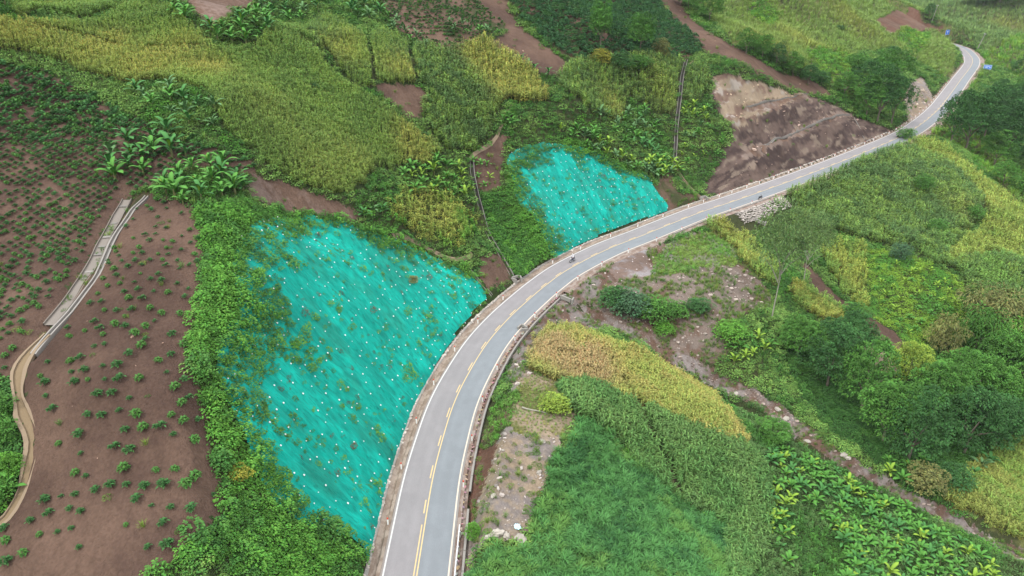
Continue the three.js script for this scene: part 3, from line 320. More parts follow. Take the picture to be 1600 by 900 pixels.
{
  const n = 512, d = new Uint8Array(n * 1024 * 4); // 8 m across, 64 m along: grey-pink left lane, blue-grey right lane, wheel tracks, patches
  for (let j = 0; j < 1024; j++) for (let i = 0; i < n; i++) {
    const o = (i + 0.5) / n * 8 - 4, v = j / 1024 * 64, ph = v / 64 * 2 * Math.PI, per = (sc, k) => fbm(o / sc + 30, Math.cos(ph) * 10 / sc + 40, 2, k) * 0.5 + fbm(o / sc + 60, Math.sin(ph) * 10 / sc + 40, 2, k + 9) * 0.5;
    const t = step01(-0.25, 0.25, o), grain = hash(i, j, 5), big = per(2.5, 81), track = Math.exp(-((Math.abs(o) - 1.0) ** 2) / 0.12) + Math.exp(-((Math.abs(o) - 2.6) ** 2) / 0.12), lane = per(0.9, 87);
    const m = (0.92 + 0.12 * big + 0.06 * step01(0.42, 0.7, lane)) * (0.9 + 0.2 * grain) * (1 + 0.05 * track), edge = step01(3.3, 3.7, Math.abs(o)), c = [mix(0.23, 0.195, t), mix(0.216, 0.208, t), mix(0.217, 0.219, t)], e = [0.27, 0.22, 0.18], k = (j * n + i) * 4;
    for (let q = 0; q < 3; q++) { const w = mix(c[q], e[q], edge * 0.6) * m; d[k + q] = 255 * (1.055 * Math.pow(w, 1 / 2.4) - 0.055); } d[k + 3] = 255;
  }
  const t = new THREE.DataTexture(d, n, 1024, THREE.RGBAFormat); t.colorSpace = THREE.SRGBColorSpace; t.magFilter = THREE.LinearFilter; t.wrapS = t.wrapT = THREE.RepeatWrapping; t.repeat.set(1 / 8, 1 / 64); t.offset.set(0.5, 0); t.needsUpdate = true;
  const asphalt = new THREE.MeshPhysicalMaterial({ map: t, roughness: 0.9, specularIntensity: 0.25, bumpMap: clods, bumpScale: 0.006 });
  part('asphalt', ribbon(START, END, [[-3.75, -0.5], [-3.72, -0.02], [-3.6, 0], [0, 0.05], [3.6, 0], [3.72, -0.02], [3.75, -0.5]]), asphalt, road);
  const crown = (o) => 0.05 * (1 - Math.abs(o) / 3.6) + 0.006, stripe = (o, w, s0, s1) => ribbon(s0, s1, [[o - w / 2, crown(o - w / 2)], [o + w / 2, crown(o + w / 2)]], 1);
  const whiteLine = paint([0.54, 0.525, 0.5], { roughness: 0.7 }), stained = paint([0.6, 0.5, 0.4], { roughness: 0.7 }), yellow = paint([0.58, 0.43, 0.21], { roughness: 0.7 });
  part('edge_line', stripe(-3.38, 0.17, START, END), whiteLine, road);
  part('edge_line', stripe(3.38, 0.17, START, END), stained, road);
  part('centre_line', stripe(0.12, 0.13, START, END), yellow, road);
  part('centre_line', stripe(-0.2, 0.13, START, 121.5), yellow, road);
  for (let s = 122, k = 0; s < 420; s += 6.2, k++) part('lane_dash', stripe(-0.2, 0.15, s + 1.2, s + 3.4), yellow, road);
}
const shoulder = (name, geometry, m) => { const o = part(name, geometry, m, scene); o.name = numbered(name); o.userData.kind = 'structure'; return o; };
{
  const dirt = (a, b, k) => { const n = 256, d = new Uint8Array(n * n * 4); for (let j = 0; j < n; j++) for (let i = 0; i < n; i++) { const t = step01(0.35, 0.65, fbm(i / 22, j / 22, 3, k)), m = 0.8 + 0.4 * hash(i, j, k); for (let q = 0; q < 3; q++) d[(j * n + i) * 4 + q] = 255 * Math.pow(mix(a[q], b[q], t) * m, 1 / 2.2); d[(j * n + i) * 4 + 3] = 255; } const t = new THREE.DataTexture(d, n, n, THREE.RGBAFormat); t.colorSpace = THREE.SRGBColorSpace; t.magFilter = THREE.LinearFilter; t.wrapS = t.wrapT = THREE.MirroredRepeatWrapping; t.repeat.set(0.2, 0.12); t.needsUpdate = true; return new THREE.MeshPhysicalMaterial({ map: t, roughness: 0.95, specularIntensity: 0.15, bumpMap: clods, bumpScale: 0.05 }); };
  const gravel = dirt([0.31, 0.25, 0.2], [0.22, 0.165, 0.125], 91), brown = dirt([0.2, 0.14, 0.11], [0.29, 0.235, 0.2], 93);
  const wob = (s, i) => (noise(s / 1.3, i * 3.1, 97) - 0.5) * 0.16;
  shoulder('left_shoulder', ribbon(START, END, [[-5.6, -0.2], [-4.9, -0.08], [-4.62, -0.3], [-4.3, -0.3], [-4.12, -0.05], [-3.74, -0.015]], 0.8, wob), gravel);
  shoulder('right_shoulder', ribbon(START, 186, [[3.74, -0.015], [4.15, -0.04], [4.22, -0.38], [4.62, -0.38], [4.68, -0.02]], 0.8), brown);
  shoulder('right_shoulder', ribbon(186, END, [[3.74, -0.015], [4.4, -0.05], [5.0, -0.1], [5.9, -0.3]], 0.8, wob), brown);
}

// ---------- kerbs, ditches, drains ----------
const stoneGeo = (seed, n = 1) => { const r = rng(seed), g = new THREE.IcosahedronGeometry(1, n), p = g.attributes.position, m = new Map(), c = []; const k0 = 0.75 + r() * 0.4;
  for (let i = 0; i < p.count; i++) { const key = [p.getX(i), p.getY(i), p.getZ(i)].map((v) => v.toFixed(3)).join(); if (!m.has(key)) m.set(key, 0.72 + 0.5 * r()); const s = m.get(key); p.setXYZ(i, p.getX(i) * s, p.getY(i) * s * 0.75, p.getZ(i) * s * 0.9); c.push(k0, k0, k0); }
  g.setAttribute('color', new THREE.Float32BufferAttribute(c, 3)); g.deleteAttribute('uv'); g.computeVertexNormals(); return g; };
const stones = [1, 2, 3, 4].map((k) => stoneGeo(k * 77));
const Q = new THREE.Quaternion(), E3 = new THREE.Euler(), MX = new THREE.Matrix4(), VS = new THREE.Vector3();
function instanced(name, geometry, material, items, parent) { // items: [position, euler y, tilt, scale vector, colour]
  const m = new THREE.InstancedMesh(geometry, material, items.length); m.name = name; m.castShadow = m.receiveShadow = true; const col = new THREE.Color();
  items.forEach(([p, ry, tilt, s, c], i) => { Q.setFromEuler(E3.set(tilt, ry, tilt * 0.6, 'YXZ')); m.setMatrixAt(i, MX.compose(p, Q, s)); if (c) m.setColorAt(i, col.setRGB(c[0], c[1], c[2])); }); parent.add(m); return m;
}
function stuff(name, label, category) { const g = new THREE.Group(); g.name = numbered(name); tag(g, label, category, null, 'stuff'); scene.add(g); return g; }
{ // pale stones along the foot of the slopes
  const r = rng(5), items = [[], [], [], []];
  for (let s = 96; s < 352; s += 0.28 + r() * 0.25) { if (fbm(s / 7, 3, 2, 15) < 0.36) continue; const z = 0.12 + r() * 0.14, p = beside(s, -5.1 - r() * 0.22, -0.02 + r() * 0.1), t = 0.8 + r() * 0.6; items[Math.floor(r() * 4)].push([p, r() * 6, r() * 0.6, new THREE.Vector3(z * (1 + r()), z * 0.8, z), [t * 1.1, t * 1.05, t]]); }
  shoulder('mortar_strip', ribbon(96, 352, [[-5.42, 0.0], [-5.36, 0.1], [-5.02, 0.08], [-4.96, -0.25]], 0.6, (s, i) => (noise(s / 0.7, i * 2.3, 99) - 0.5) * 0.2), paint([0.3, 0.28, 0.25], { bumpMap: clods, bumpScale: 0.06 }));
  const g = stuff('stone_edging', 'row of pale stones and mortar along the foot of the left hand slopes', 'stones');
  items.forEach((it, k) => instanced('stone', stones[k], M.stone, it, g));
}
{ // right-hand ditch: broken inner blocks and the pale outer kerb
  const t = thing('ditch_kerb', 'long pale concrete kerb on the outer side of the right hand ditch', 'kerb', new THREE.Vector3());
  for (let s = 112, k = 0; s < 184; s += 3, k++) { if (s > 121 && s < 124.5) continue; part('kerb_length', ribbon(s + 0.02, s + 2.95, [[4.68, -0.35], [4.69, 0.07], [4.94, 0.08], [4.96, -0.4]], 1), M.concrete, t); }
  const r = rng(8), items = [[], [], [], []];
  for (let s = 96; s < 184; s += 0.45 + r() * 0.7) items[Math.floor(r() * 4)].push([beside(s, 4.22 + (r() - 0.5) * 0.16, -0.1 + r() * 0.08), r() * 6, r(), new THREE.Vector3(0.12 + r() * 0.14, 0.12, 0.12 + r() * 0.1), [0.6 + r() * 0.5, 0.5 + r() * 0.4, 0.45 + r() * 0.35]]);
  const g = stuff('ditch_stone', 'loose stones along the inner edge of the right hand ditch', 'stones'); items.forEach((it, k) => instanced('stone', stones[k], M.stone, it, g));
  const k2 = thing('road_kerb', 'pale concrete kerb above the retaining wall on the right of the road', 'kerb', new THREE.Vector3());
  for (let s = 226; s < 268; s += 3) part('kerb_length', ribbon(s + 0.02, s + 2.96, [[4.05, -0.3], [4.06, 0.16], [4.3, 0.16], [4.31, -0.4]], 1), M.concrete, k2);
}
// an open channel laid along a line on the ground: floor and two walls with thickness
function drain(name, label, category, line, w, wall, deep, m, lip = 0.06, extra, wob = 0.12) {
  const l = smooth(line, 0.7), t = thing(name, label, category, new THREE.Vector3()), sect = [[-w / 2 - wall, -deep - 0.25], [-w / 2 - wall, lip], [-w / 2, lip], [-w / 2, -deep], [w / 2, -deep], [w / 2, lip], [w / 2 + wall, lip], [w / 2 + wall, -deep - 0.25]];
  const rows = l.map((p, k) => { const a = l[Math.max(0, k - 1)], b = l[Math.min(l.length - 1, k + 1)], d = Math.hypot(b[0] - a[0], b[1] - a[1]) || 1, nx = (b[1] - a[1]) / d, nf = -(b[0] - a[0]) / d; const e = w / 2 + wall + 0.9; return { p, nx, nf, h: (H(p[0] + nx * e, p[1] + nf * e) + H(p[0] - nx * e, p[1] - nf * e)) / 2 }; });
  for (let q = 0; q < 3; q++) for (let k = 1; k < rows.length - 1; k++) rows[k].hs = (rows[k - 1].h + 2 * rows[k].h + rows[k + 1].h) / 4, rows[k].h = rows[k].hs;
  const strip = (i0, i1) => { const pos = [], uv = [], idx = []; let n = 0; rows.forEach(({ p, nx, nf, h }, k) => { for (let i = i0; i <= i1; i++) { const [o0, y] = sect[i], o = o0 * (1 + wob * 2.4 * (fbm(k / 5, Math.sign(o0) * 3 + 5, 2, 63) - 0.5)) + wob * (noise(k / 7, 3, 65) - 0.5); pos.push(p[0] + nx * o, h + y, -(p[1] + nf * o)); uv.push(o, k * 0.7); } }); const mm = i1 - i0 + 1; for (let k = 0; k < rows.length - 1; k++) for (let i = 0; i < mm - 1; i++) { const a = k * mm + i, b = a + 1, c = a + mm, d = c + 1; idx.push(a, c, b, b, c, d); } const g = new THREE.BufferGeometry(); g.setAttribute('position', new THREE.Float32BufferAttribute(pos, 3)); g.setAttribute('uv', new THREE.Float32BufferAttribute(uv, 2)); g.setIndex(idx); const f = g.toNonIndexed(); f.computeVertexNormals(); return f; };
  part('side_wall', strip(0, 3), m, t); part('side_wall', strip(4, 7), m, t); part('channel_floor', strip(3, 4), extra ?? m, t);
  return { t, rows };
}
{
  const wide = drain('stepped_drain', 'wide stepped concrete chute between the two brown crop fields', 'drain', WIDE_DRAIN, 1.1, 0.1, 0.22, paint([0.185, 0.16, 0.135], { bumpMap: clods, bumpScale: 0.05 }), 0.0, paint([0.2, 0.175, 0.15], { bumpMap: clods, bumpScale: 0.05 }));
  const rs = rng(19); for (let k = 2; k < wide.rows.length * 0.72; k += 2 + Math.floor(rs() * 4)) { const a = wide.rows[k], g = new THREE.BoxGeometry(1.0 - rs() * 0.3, 0.1, 0.4 + rs() * 1.4); const s = part('step', g, rs() < 0.4 ? M.concrete : M.old, wide.t); s.position.set(a.p[0], a.h - 0.25, -a.p[1]); s.rotation.y = Math.atan2(a.nf, a.nx); }
  drain('concrete_drain', 'narrow pale concrete drain beside the stepped chute between the brown fields', 'drain', THIN_DRAIN, 0.34, 0.16, 0.25, M.concrete);
  drain('muddy_channel', 'muddy tan channel curving down at the left edge of the brown field', 'drain', MUD_TRACK, 0.65, 0.28, 0.16, M.mud, 0.03, paint([0.2, 0.145, 0.085], { bumpMap: clods, bumpScale: 0.05 }), 0.6);
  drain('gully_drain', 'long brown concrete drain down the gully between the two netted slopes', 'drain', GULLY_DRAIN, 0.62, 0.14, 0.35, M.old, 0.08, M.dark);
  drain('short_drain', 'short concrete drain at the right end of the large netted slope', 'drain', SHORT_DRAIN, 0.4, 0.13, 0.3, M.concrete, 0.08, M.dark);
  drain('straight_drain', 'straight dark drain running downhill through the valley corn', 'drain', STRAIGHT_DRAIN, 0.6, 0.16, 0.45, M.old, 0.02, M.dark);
  drain('foot_drain', 'pale earth drain curving from the straight drain to the road', 'drain', FOOT_DRAIN, 0.4, 0.16, 0.25, M.mud);
  // flat earthen paths lie on the ground as low ribbons
  const path = (label, line, w, m) => { const l = smooth(line, 0.6), pos = [], uv = [], idx = []; l.forEach((p, k) => { const a = l[Math.max(0, k - 1)], b = l[Math.min(l.length - 1, k + 1)], d = Math.hypot(b[0] - a[0], b[1] - a[1]) || 1, nx = (b[1] - a[1]) / d, nf = -(b[0] - a[0]) / d; for (let i = 0; i < 5; i++) { const ww = w * (0.85 + 0.3 * noise(k / 3, i, 61)), o = (i / 4 - 0.5) * ww, x = p[0] + nx * o, f = p[1] + nf * o; pos.push(x, H(x, f) + (i === 0 || i === 4 ? -0.1 : 0.1), -f); uv.push(o, k * 0.6); } }); for (let k = 0; k < l.length - 1; k++) for (let i = 0; i < 4; i++) { const a = k * 5 + i, b = a + 1, c = a + 5, d = c + 1; idx.push(a, c, b, b, c, d); } const g = new THREE.BufferGeometry(); g.setAttribute('position', new THREE.Float32BufferAttribute(pos, 3)); g.setAttribute('uv', new THREE.Float32BufferAttribute(uv, 2)); g.setIndex(idx); g.computeVertexNormals(); const o = part('path', g, m, scene); o.name = numbered('path'); o.userData.kind = 'structure'; };
  path('', R`-19.9,113.2 -18.4,115.9 -16.7,117.5 -14.8,118.3 -12.5,118.9 -10.1,119.6 -8.1,121.4 -7.3,122.7`, 0.9, M.mud);
  path('', R`91.5,232.8 83.3,226.4 73.9,218.5 66.3,211.9`, 0.7, M.mud);
  path('', R`57.8,231.8 54.3,225 52.2,221.2`, 0.8, M.mud);
  path('', R`-8.5,145.3 -6.9,148.8 -4.1,153.4 -2.5,157.2 -1.4,161.5 0,165`, 0.8, M.mud);
  drain('bench_drain', 'pale drain along the lower bench of the brown cut slope', 'drain', R`66.6,196.2 76,206.4 85.5,215.3 97.7,226.9 110.2,239.5`, 0.4, 0.15, 0.2, M.old);
  drain('bench_drain', 'pale drain along the upper bench of the brown cut slope', 'drain', R`67.5,212.5 76.2,219.5 86,228.5 93.8,235`, 0.4, 0.15, 0.2, M.old);
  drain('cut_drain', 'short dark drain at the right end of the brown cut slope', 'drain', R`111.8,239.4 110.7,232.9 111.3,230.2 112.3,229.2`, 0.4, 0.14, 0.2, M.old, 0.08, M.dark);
}
// ---------- the two netted slopes ----------
function nettedSlope(label, s0, s1, reach, outline, colour, seed) {
  const t = thing('slope_net', label, 'netting', new THREE.Vector3()), o = smooth(outline, 1, true), inside = (x, f) => { let c = false; for (let i = 0, j = o.length - 1; i < o.length; j = i++) if ((o[i][1] > f) !== (o[j][1] > f) && x < (o[j][0] - o[i][0]) * (f - o[i][1]) / (o[j][1] - o[i][1]) + o[i][0]) c = !c; return c; };
  const ds = 0.3, ns = Math.round((s1 - s0) / ds), ne = Math.round(reach / ds), pos = [], col = [], uv = [], idx = [], ok = [];
  const lift = (s, e) => Math.max(0.02, lift0(s, e)), lift0 = (s, e) => { const fold = Math.abs(fbm(s / 1.1 + e * 0.18, e / 7, 3, seed) - 0.5) * 2, dent = fbm(s / 6, e / 6, 2, seed + 5); return 0.1 + 0.42 * (1 - fold) ** 4 + (dent - 0.5) * 0.7 + (fbm(s / 0.55, e / 3, 2, seed + 7) - 0.5) * 0.22; };
  for (let k = 0; k <= ns; k++) for (let i = 0; i <= ne; i++) {
    const s = s0 + k * ds, e = i * ds - 0.1, [x, f, tx, tf] = at(s), px = x - tf * (5.2 + e), pf = f + tx * (5.2 + e), up = lift(s, e) * step01(-0.2, 1.2, e + 0.2);
    pos.push(px + tf * up * 0.55, H(px, pf) + 0.1 + up * 0.75, -(pf - tx * up * 0.55)); uv.push(s, e); ok.push(inside(px, pf));
    const dirt = step01(0.5, 0.72, fbm(s / 4, e / 5, 3, seed + 11)), worn = fbm(s / 1.2, e / 6, 3, seed + 13), m = 0.78 + 0.44 * worn, a = [colour[0] * m, colour[1] * m, colour[2] * m], b = [0.03, 0.2, 0.12]; for (let q = 0; q < 3; q++) col.push(mix(a[q], b[q], dirt * 0.35));
  }
  const m = ne + 1; for (let k = 0; k < ns; k++) for (let i = 0; i < ne; i++) { const a = k * m + i; if (ok[a] && ok[a + m] && ok[a + 1] && ok[a + m + 1]) idx.push(a, a + 1, a + m, a + 1, a + m + 1, a + m); }
  const g = new THREE.BufferGeometry(); g.setAttribute('position', new THREE.Float32BufferAttribute(pos, 3)); g.setAttribute('color', new THREE.Float32BufferAttribute(col, 3)); g.setAttribute('uv', new THREE.Float32BufferAttribute(uv, 2)); g.setIndex(idx); g.computeVertexNormals();
  const weave = (() => { const n = 256, d = new Uint8Array(n * n); for (let j = 0; j < n; j++) for (let i = 0; i < n; i++) d[j * n + i] = 255 * (0.6 * fbm(i / 12, j / 22, 4, seed + 17) + 0.3 * (0.5 + 0.5 * Math.sin(i * Math.PI / 4)) + 0.2 * hash(i, j, 3)); const w = new THREE.DataTexture(d, n, n, THREE.RedFormat); w.wrapS = w.wrapT = THREE.MirroredRepeatWrapping; w.magFilter = THREE.LinearFilter; w.repeat.set(0.25, 0.12); w.needsUpdate = true; return w; })();
  const streaks = (() => { const n = 512, d = new Uint8Array(n * n * 4); for (let j = 0; j < n; j++) for (let i = 0; i < n; i++) { const u = i + j * 0.1, v = 0.88 + 0.24 * (fbm(u / 14, j / 34, 4, seed + 23) - 0.5) + 0.06 * step01(0.35, 0.7, fbm(u / 40, j / 90, 2, seed + 29)) - 0.1 * step01(0.62, 0.78, fbm(u / 12, j / 26, 3, seed + 31)), k = (j * n + i) * 4; d[k] = d[k + 1] = d[k + 2] = 255 * clamp(v, 0.1, 1); d[k + 3] = 255; } const w = new THREE.DataTexture(d, n, n, THREE.RGBAFormat); w.colorSpace = THREE.SRGBColorSpace; w.wrapS = w.wrapT = THREE.MirroredRepeatWrapping; w.magFilter = THREE.LinearFilter; w.repeat.set(1 / 11, 1 / 9); w.needsUpdate = true; return w; })();
  part('net_sheet', g, new THREE.MeshPhysicalMaterial({ map: streaks, vertexColors: true, roughness: 0.75, specularIntensity: 0.3, bumpMap: weave, bumpScale: 0.12, side: THREE.DoubleSide }), t);
  const r = rng(seed), pins = [], plate = new THREE.BoxGeometry(0.15, 0.05, 0.15), pm = paint([0.72, 0.74, 0.72], { roughness: 0.5 });
  for (let row = 0, e = 0.5; e < reach - 0.3; e += 1.16, row++) for (let s = s0 + (row % 2) * 0.85; s < s1; s += 1.6) { if (r() < 0.2) continue; const ss = s + (r() - 0.5) * 0.8, ee = e + (r() - 0.5) * 0.6, [x, f, tx, tf] = at(ss), px = x - tf * (5.2 + ee), pf = f + tx * (5.2 + ee); if (!inside(px, pf)) continue; const up = lift(ss, ee), v = new THREE.Vector3(px + tf * (up * 0.55 + 0.06), H(px, pf) + 0.2 + up * 0.75, -(pf - tx * (up * 0.55 + 0.06))); pins.push([v, Math.atan2(tf, tx), r()]); }
  pins.sort((a, b) => a[0].distanceToSquared(camera.position) - b[0].distanceToSquared(camera.position));
  const rot = (a, k) => [a + k, -0.75];
  pins.slice(0, 300).forEach(([v, a, k]) => { const q = part('anchor_plate', plate, pm, t); q.position.copy(v); const [tx, tf] = [Math.cos(a), Math.sin(a)]; const up = new THREE.Vector3(tf * 0.7, 0.72, tx * 0.7).normalize(); q.quaternion.setFromUnitVectors(new THREE.Vector3(0, 1, 0), up); const sc = 0.5 + k * 0.8; q.scale.set(sc, 1, sc); });
  if (pins.length > 300) { const all = pins.slice(300).map(([v, a]) => { const q = plate.clone(), up = new THREE.Vector3(Math.sin(a) * 0.7, 0.72, Math.cos(a) * 0.7).normalize(); q.applyQuaternion(new THREE.Quaternion().setFromUnitVectors(new THREE.Vector3(0, 1, 0), up)); q.translate(v.x, v.y, v.z); return q; }); const q = part('anchor_plate', mergeGeometries(all), pm, t); q.userData.kind = 'stuff'; }
  return inside;
}
const NET1 = R`-33.9,84.4 -33,94.4 -31.1,101.3 -27.4,104.9 -24.2,107.4 -21,111 -17.5,115.5 -12.4,118.1 -8.5,117.9 -5.5,117.4 -4.3,116.4 -6.8,110.6 -10.6,98.8 -12.8,86.2 -13.7,74 -14.3,64.3 -13.7,56.7 -14,55 -15.8,56.9 -17.5,56.4 -19.7,54.4 -22.3,53.4 -24.7,54.9 -26.5,57.4 -28.5,59.7 -30.1,62.8 -30.5,67.8 -30.9,72.4 -32.9,77.1`;
const NET2 = R`-1.4,151.5 1.7,155.2 6.4,159.5 12.3,162.9 19.3,166.2 28.1,168 32.3,169.7 34.5,166.4 37.1,163.9 29.3,156.7 19.5,147.8 13.5,141.4 8.9,136.1 6.5,137.6 4.6,140.9 1,142 -0.3,147.1`;
const inNet1 = nettedSlope('large turquoise netting over the cut slope left of the near road bend', 96, 186, 27, NET1, [0.004, 0.43, 0.33], 301);
const inNet2 = nettedSlope('smaller turquoise netting over the cut slope above the motorbike', 190, 262, 25, NET2, [0.004, 0.38, 0.3], 351);

// ---------- plants that nobody could count: creepers, grass and corn, one object per field ----------
const P0 = new THREE.Vector3(), UPV = new THREE.Vector3(0, 1, 0);
const KINDS = {
  vine(seed, n = 84, rad = 0.8, high = 0.55, size = 0.21) { const r = rng(seed), m = new Mesher(); for (let i = 0; i < n; i++) { const a = r() * 6.283, q = Math.sqrt(r()), el = Math.acos(1 - r() * 0.95), bump = 0.75 + 0.5 * noise(Math.cos(a) * 2 + 9, Math.sin(a) * 2 + 9, seed); const p = new THREE.Vector3(Math.cos(a) * Math.sin(el) * rad * (0.55 + 0.45 * q) * bump, Math.cos(el) * high * (0.5 + 0.5 * q) * bump + 0.02, Math.sin(a) * Math.sin(el) * rad * (0.55 + 0.45 * q) * bump); const d = new THREE.Vector3(Math.cos(a) * 0.8 + r() - 0.5, 0.35 * (r() - 0.3), Math.sin(a) * 0.8 + r() - 0.5).normalize(), side = d.clone().cross(UPV).normalize(), k = 0.7 + r() * 0.6, s = size * (0.7 + r() * 0.7); m.leaf(p, d, side, s, s * 0.72, 0.25, [k * (0.9 + r() * 0.35), k, k * 0.9]); } return m.done(); },
  bushy(seed) { return KINDS.vine(seed, 150, 0.75, 1.15, 0.2); },
  grass(seed) { const r = rng(seed), m = new Mesher(); for (let i = 0; i < 26; i++) { const a = r() * 6.283, q = r() * 0.32, k = 0.75 + r() * 0.5; m.blade(new THREE.Vector3(Math.cos(a) * q, 0, Math.sin(a) * q), a + (r() - 0.5) * 2, 0.1 + r() * 0.4, 0.6 + r() * 0.5, 0.055, 0.6 + r() * 0.9, [k * (1 + r() * 0.2), k, k * 0.85], 2); } return m.done(); },
  tallgrass(seed) { const r = rng(seed), m = new Mesher(); for (let i = 0; i < 38; i++) { const a = r() * 6.283, q = r() * 0.3, k = 0.7 + r() * 0.6; m.blade(new THREE.Vector3(Math.cos(a) * q, r() * 0.7, Math.sin(a) * q), a + (r() - 0.5), 0.1 + r() * 0.5, 0.6 + r() * 0.6, 0.075, 1.3 + r() * 1.0, [k, k * (1 + r() * 0.12), k * 0.9], 3); } return m.done(); },
  corn(seed) { const r = rng(seed), m = new Mesher(); for (let q = 0; q < 2; q++) { const x = (r() - 0.5) * 0.5, z = (r() - 0.5) * 0.5, h = 1.35 + r() * 0.4, az = r() * 3.14; m.tube([new THREE.Vector3(x, 0, z), new THREE.Vector3(x + 0.03, h, z)], [0.025, 0.012], 3, [0.8, 0.8, 0.6]);
    for (let i = 0; i < 7; i++) { const y = h * (0.22 + 0.75 * i / 7), k = (i < 2 ? 0.75 : 0.85 + 0.05 * i) * (0.85 + r() * 0.3), warm = i < 2 ? 1.25 : 1; m.blade(new THREE.Vector3(x, y, z), az + (i % 2) * 3.1416 + (r() - 0.5) * 0.9, 0.6 + r() * 0.4, 0.6 + r() * 0.25, 0.13, 1.3 + r() * 0.8, [k * warm, k, k * 0.8], 3); }
    for (let i = 0; i < 4; i++) m.blade(new THREE.Vector3(x, h, z), r() * 6.28, 0.15 + r() * 0.35, 0.28, 0.035, 0.3, [2.1, 1.35, 1.3], 1); } return m.done(); },
};
const VARIANTS = Object.fromEntries(Object.entries(KINDS).map(([k, f]) => [k, [f(11), f(23), f(37)]]));
const TOP1 = smooth(R`-19,55.1 -20,54.9 -21.7,54.2 -24.2,55.8 -26.2,58.5 -28,60.9 -29.4,63.7 -30,68.5 -30.3,73.1 -32.3,77.8 -33.3,85.1 -32.7,94.6 -31.1,101.1 -27.4,104.7 -24.1,107.2 -20.9,110.8 -17.5,115.2 -12.4,117.9 -8.5,117.7`, 2), TOP2 = smooth(R`8.9,136.7 5,141.2 0.8,141.8 -0.5,146.8 -1.4,151.5 1.7,155.2 6.4,159.5 12.3,162.9 19.3,166.2 28.1,168 32.3,169.7`, 2);
const inWedge = (x, f, up = 0) => { const dep = 0.9 * f + 26, half = 0.7 * dep + 26; return f > 36 && Math.abs(x) < half; };
const clearOfWater = (x, f, k = 0.9) => { for (const [l, , w, b] of CHANNELS) if (x > b[0] && x < b[1] && f > b[2] && f < b[3] && toLine(l, x, f) < w * k) return false; return true; };
function netThinning(x, f) { // plants grow thickly at the left and top of the nets and thin out over them
  const [d, s] = offRoad(x, f);
  if (d > 0) return 1;
  const e = -d - 5.2;
  if (inNet1(x, f) || inNet2(x, f)) { const one = s < 188, q1 = one ? toLine(TOP1, x, f) : 0, over = one ? Math.max(step01(mix(4.5, 8.5, step01(112, 138, s)) * mix(1, 0.42, step01(146, 162, s)), 0.3, q1) * mix(0.6, 0.76, step01(150, 118, s)), 0.85 * step01(2.5, 0, q1)) : Math.max(step01(3.4, 0.3, toLine(TOP2, x, f)), 0.8 * step01(7, 1, toLine(TOP2.slice(0, 14), x, f)));
    const patch = fbm(x / 2.6, f / 2.6, 3, 201), lim = (one ? 0.36 : 0.34) + 0.5 * over; return patch < lim ? 0.35 + over * 0.65 : patch < lim + 0.08 ? 0.2 : 0.07; }
  return 1;
}
const counts = {};
const GAPS = [R`-82.3,128 -77.6,129.3 -70.9,130.2 -63.8,128.3 -51.9,131.1 -46.7,139.1`, R`-37.8,152.3 -33.6,146.1 -29.8,143 -25.9,143.7`, R`-30.3,161.6 -28.4,154.1 -26.9,147.2`, R`-41.6,150.7 -36.5,147.7`, R`-22.9,170.3 -19.7,154.9`, R`16.7,91.7 17.5,88.1 18.4,85.5 19,82.4 20.2,79.5 21.1,77.1 22,74.3 22.8,71.2`].map((l) => smooth(l, 1)); // trodden lines between strips of corn
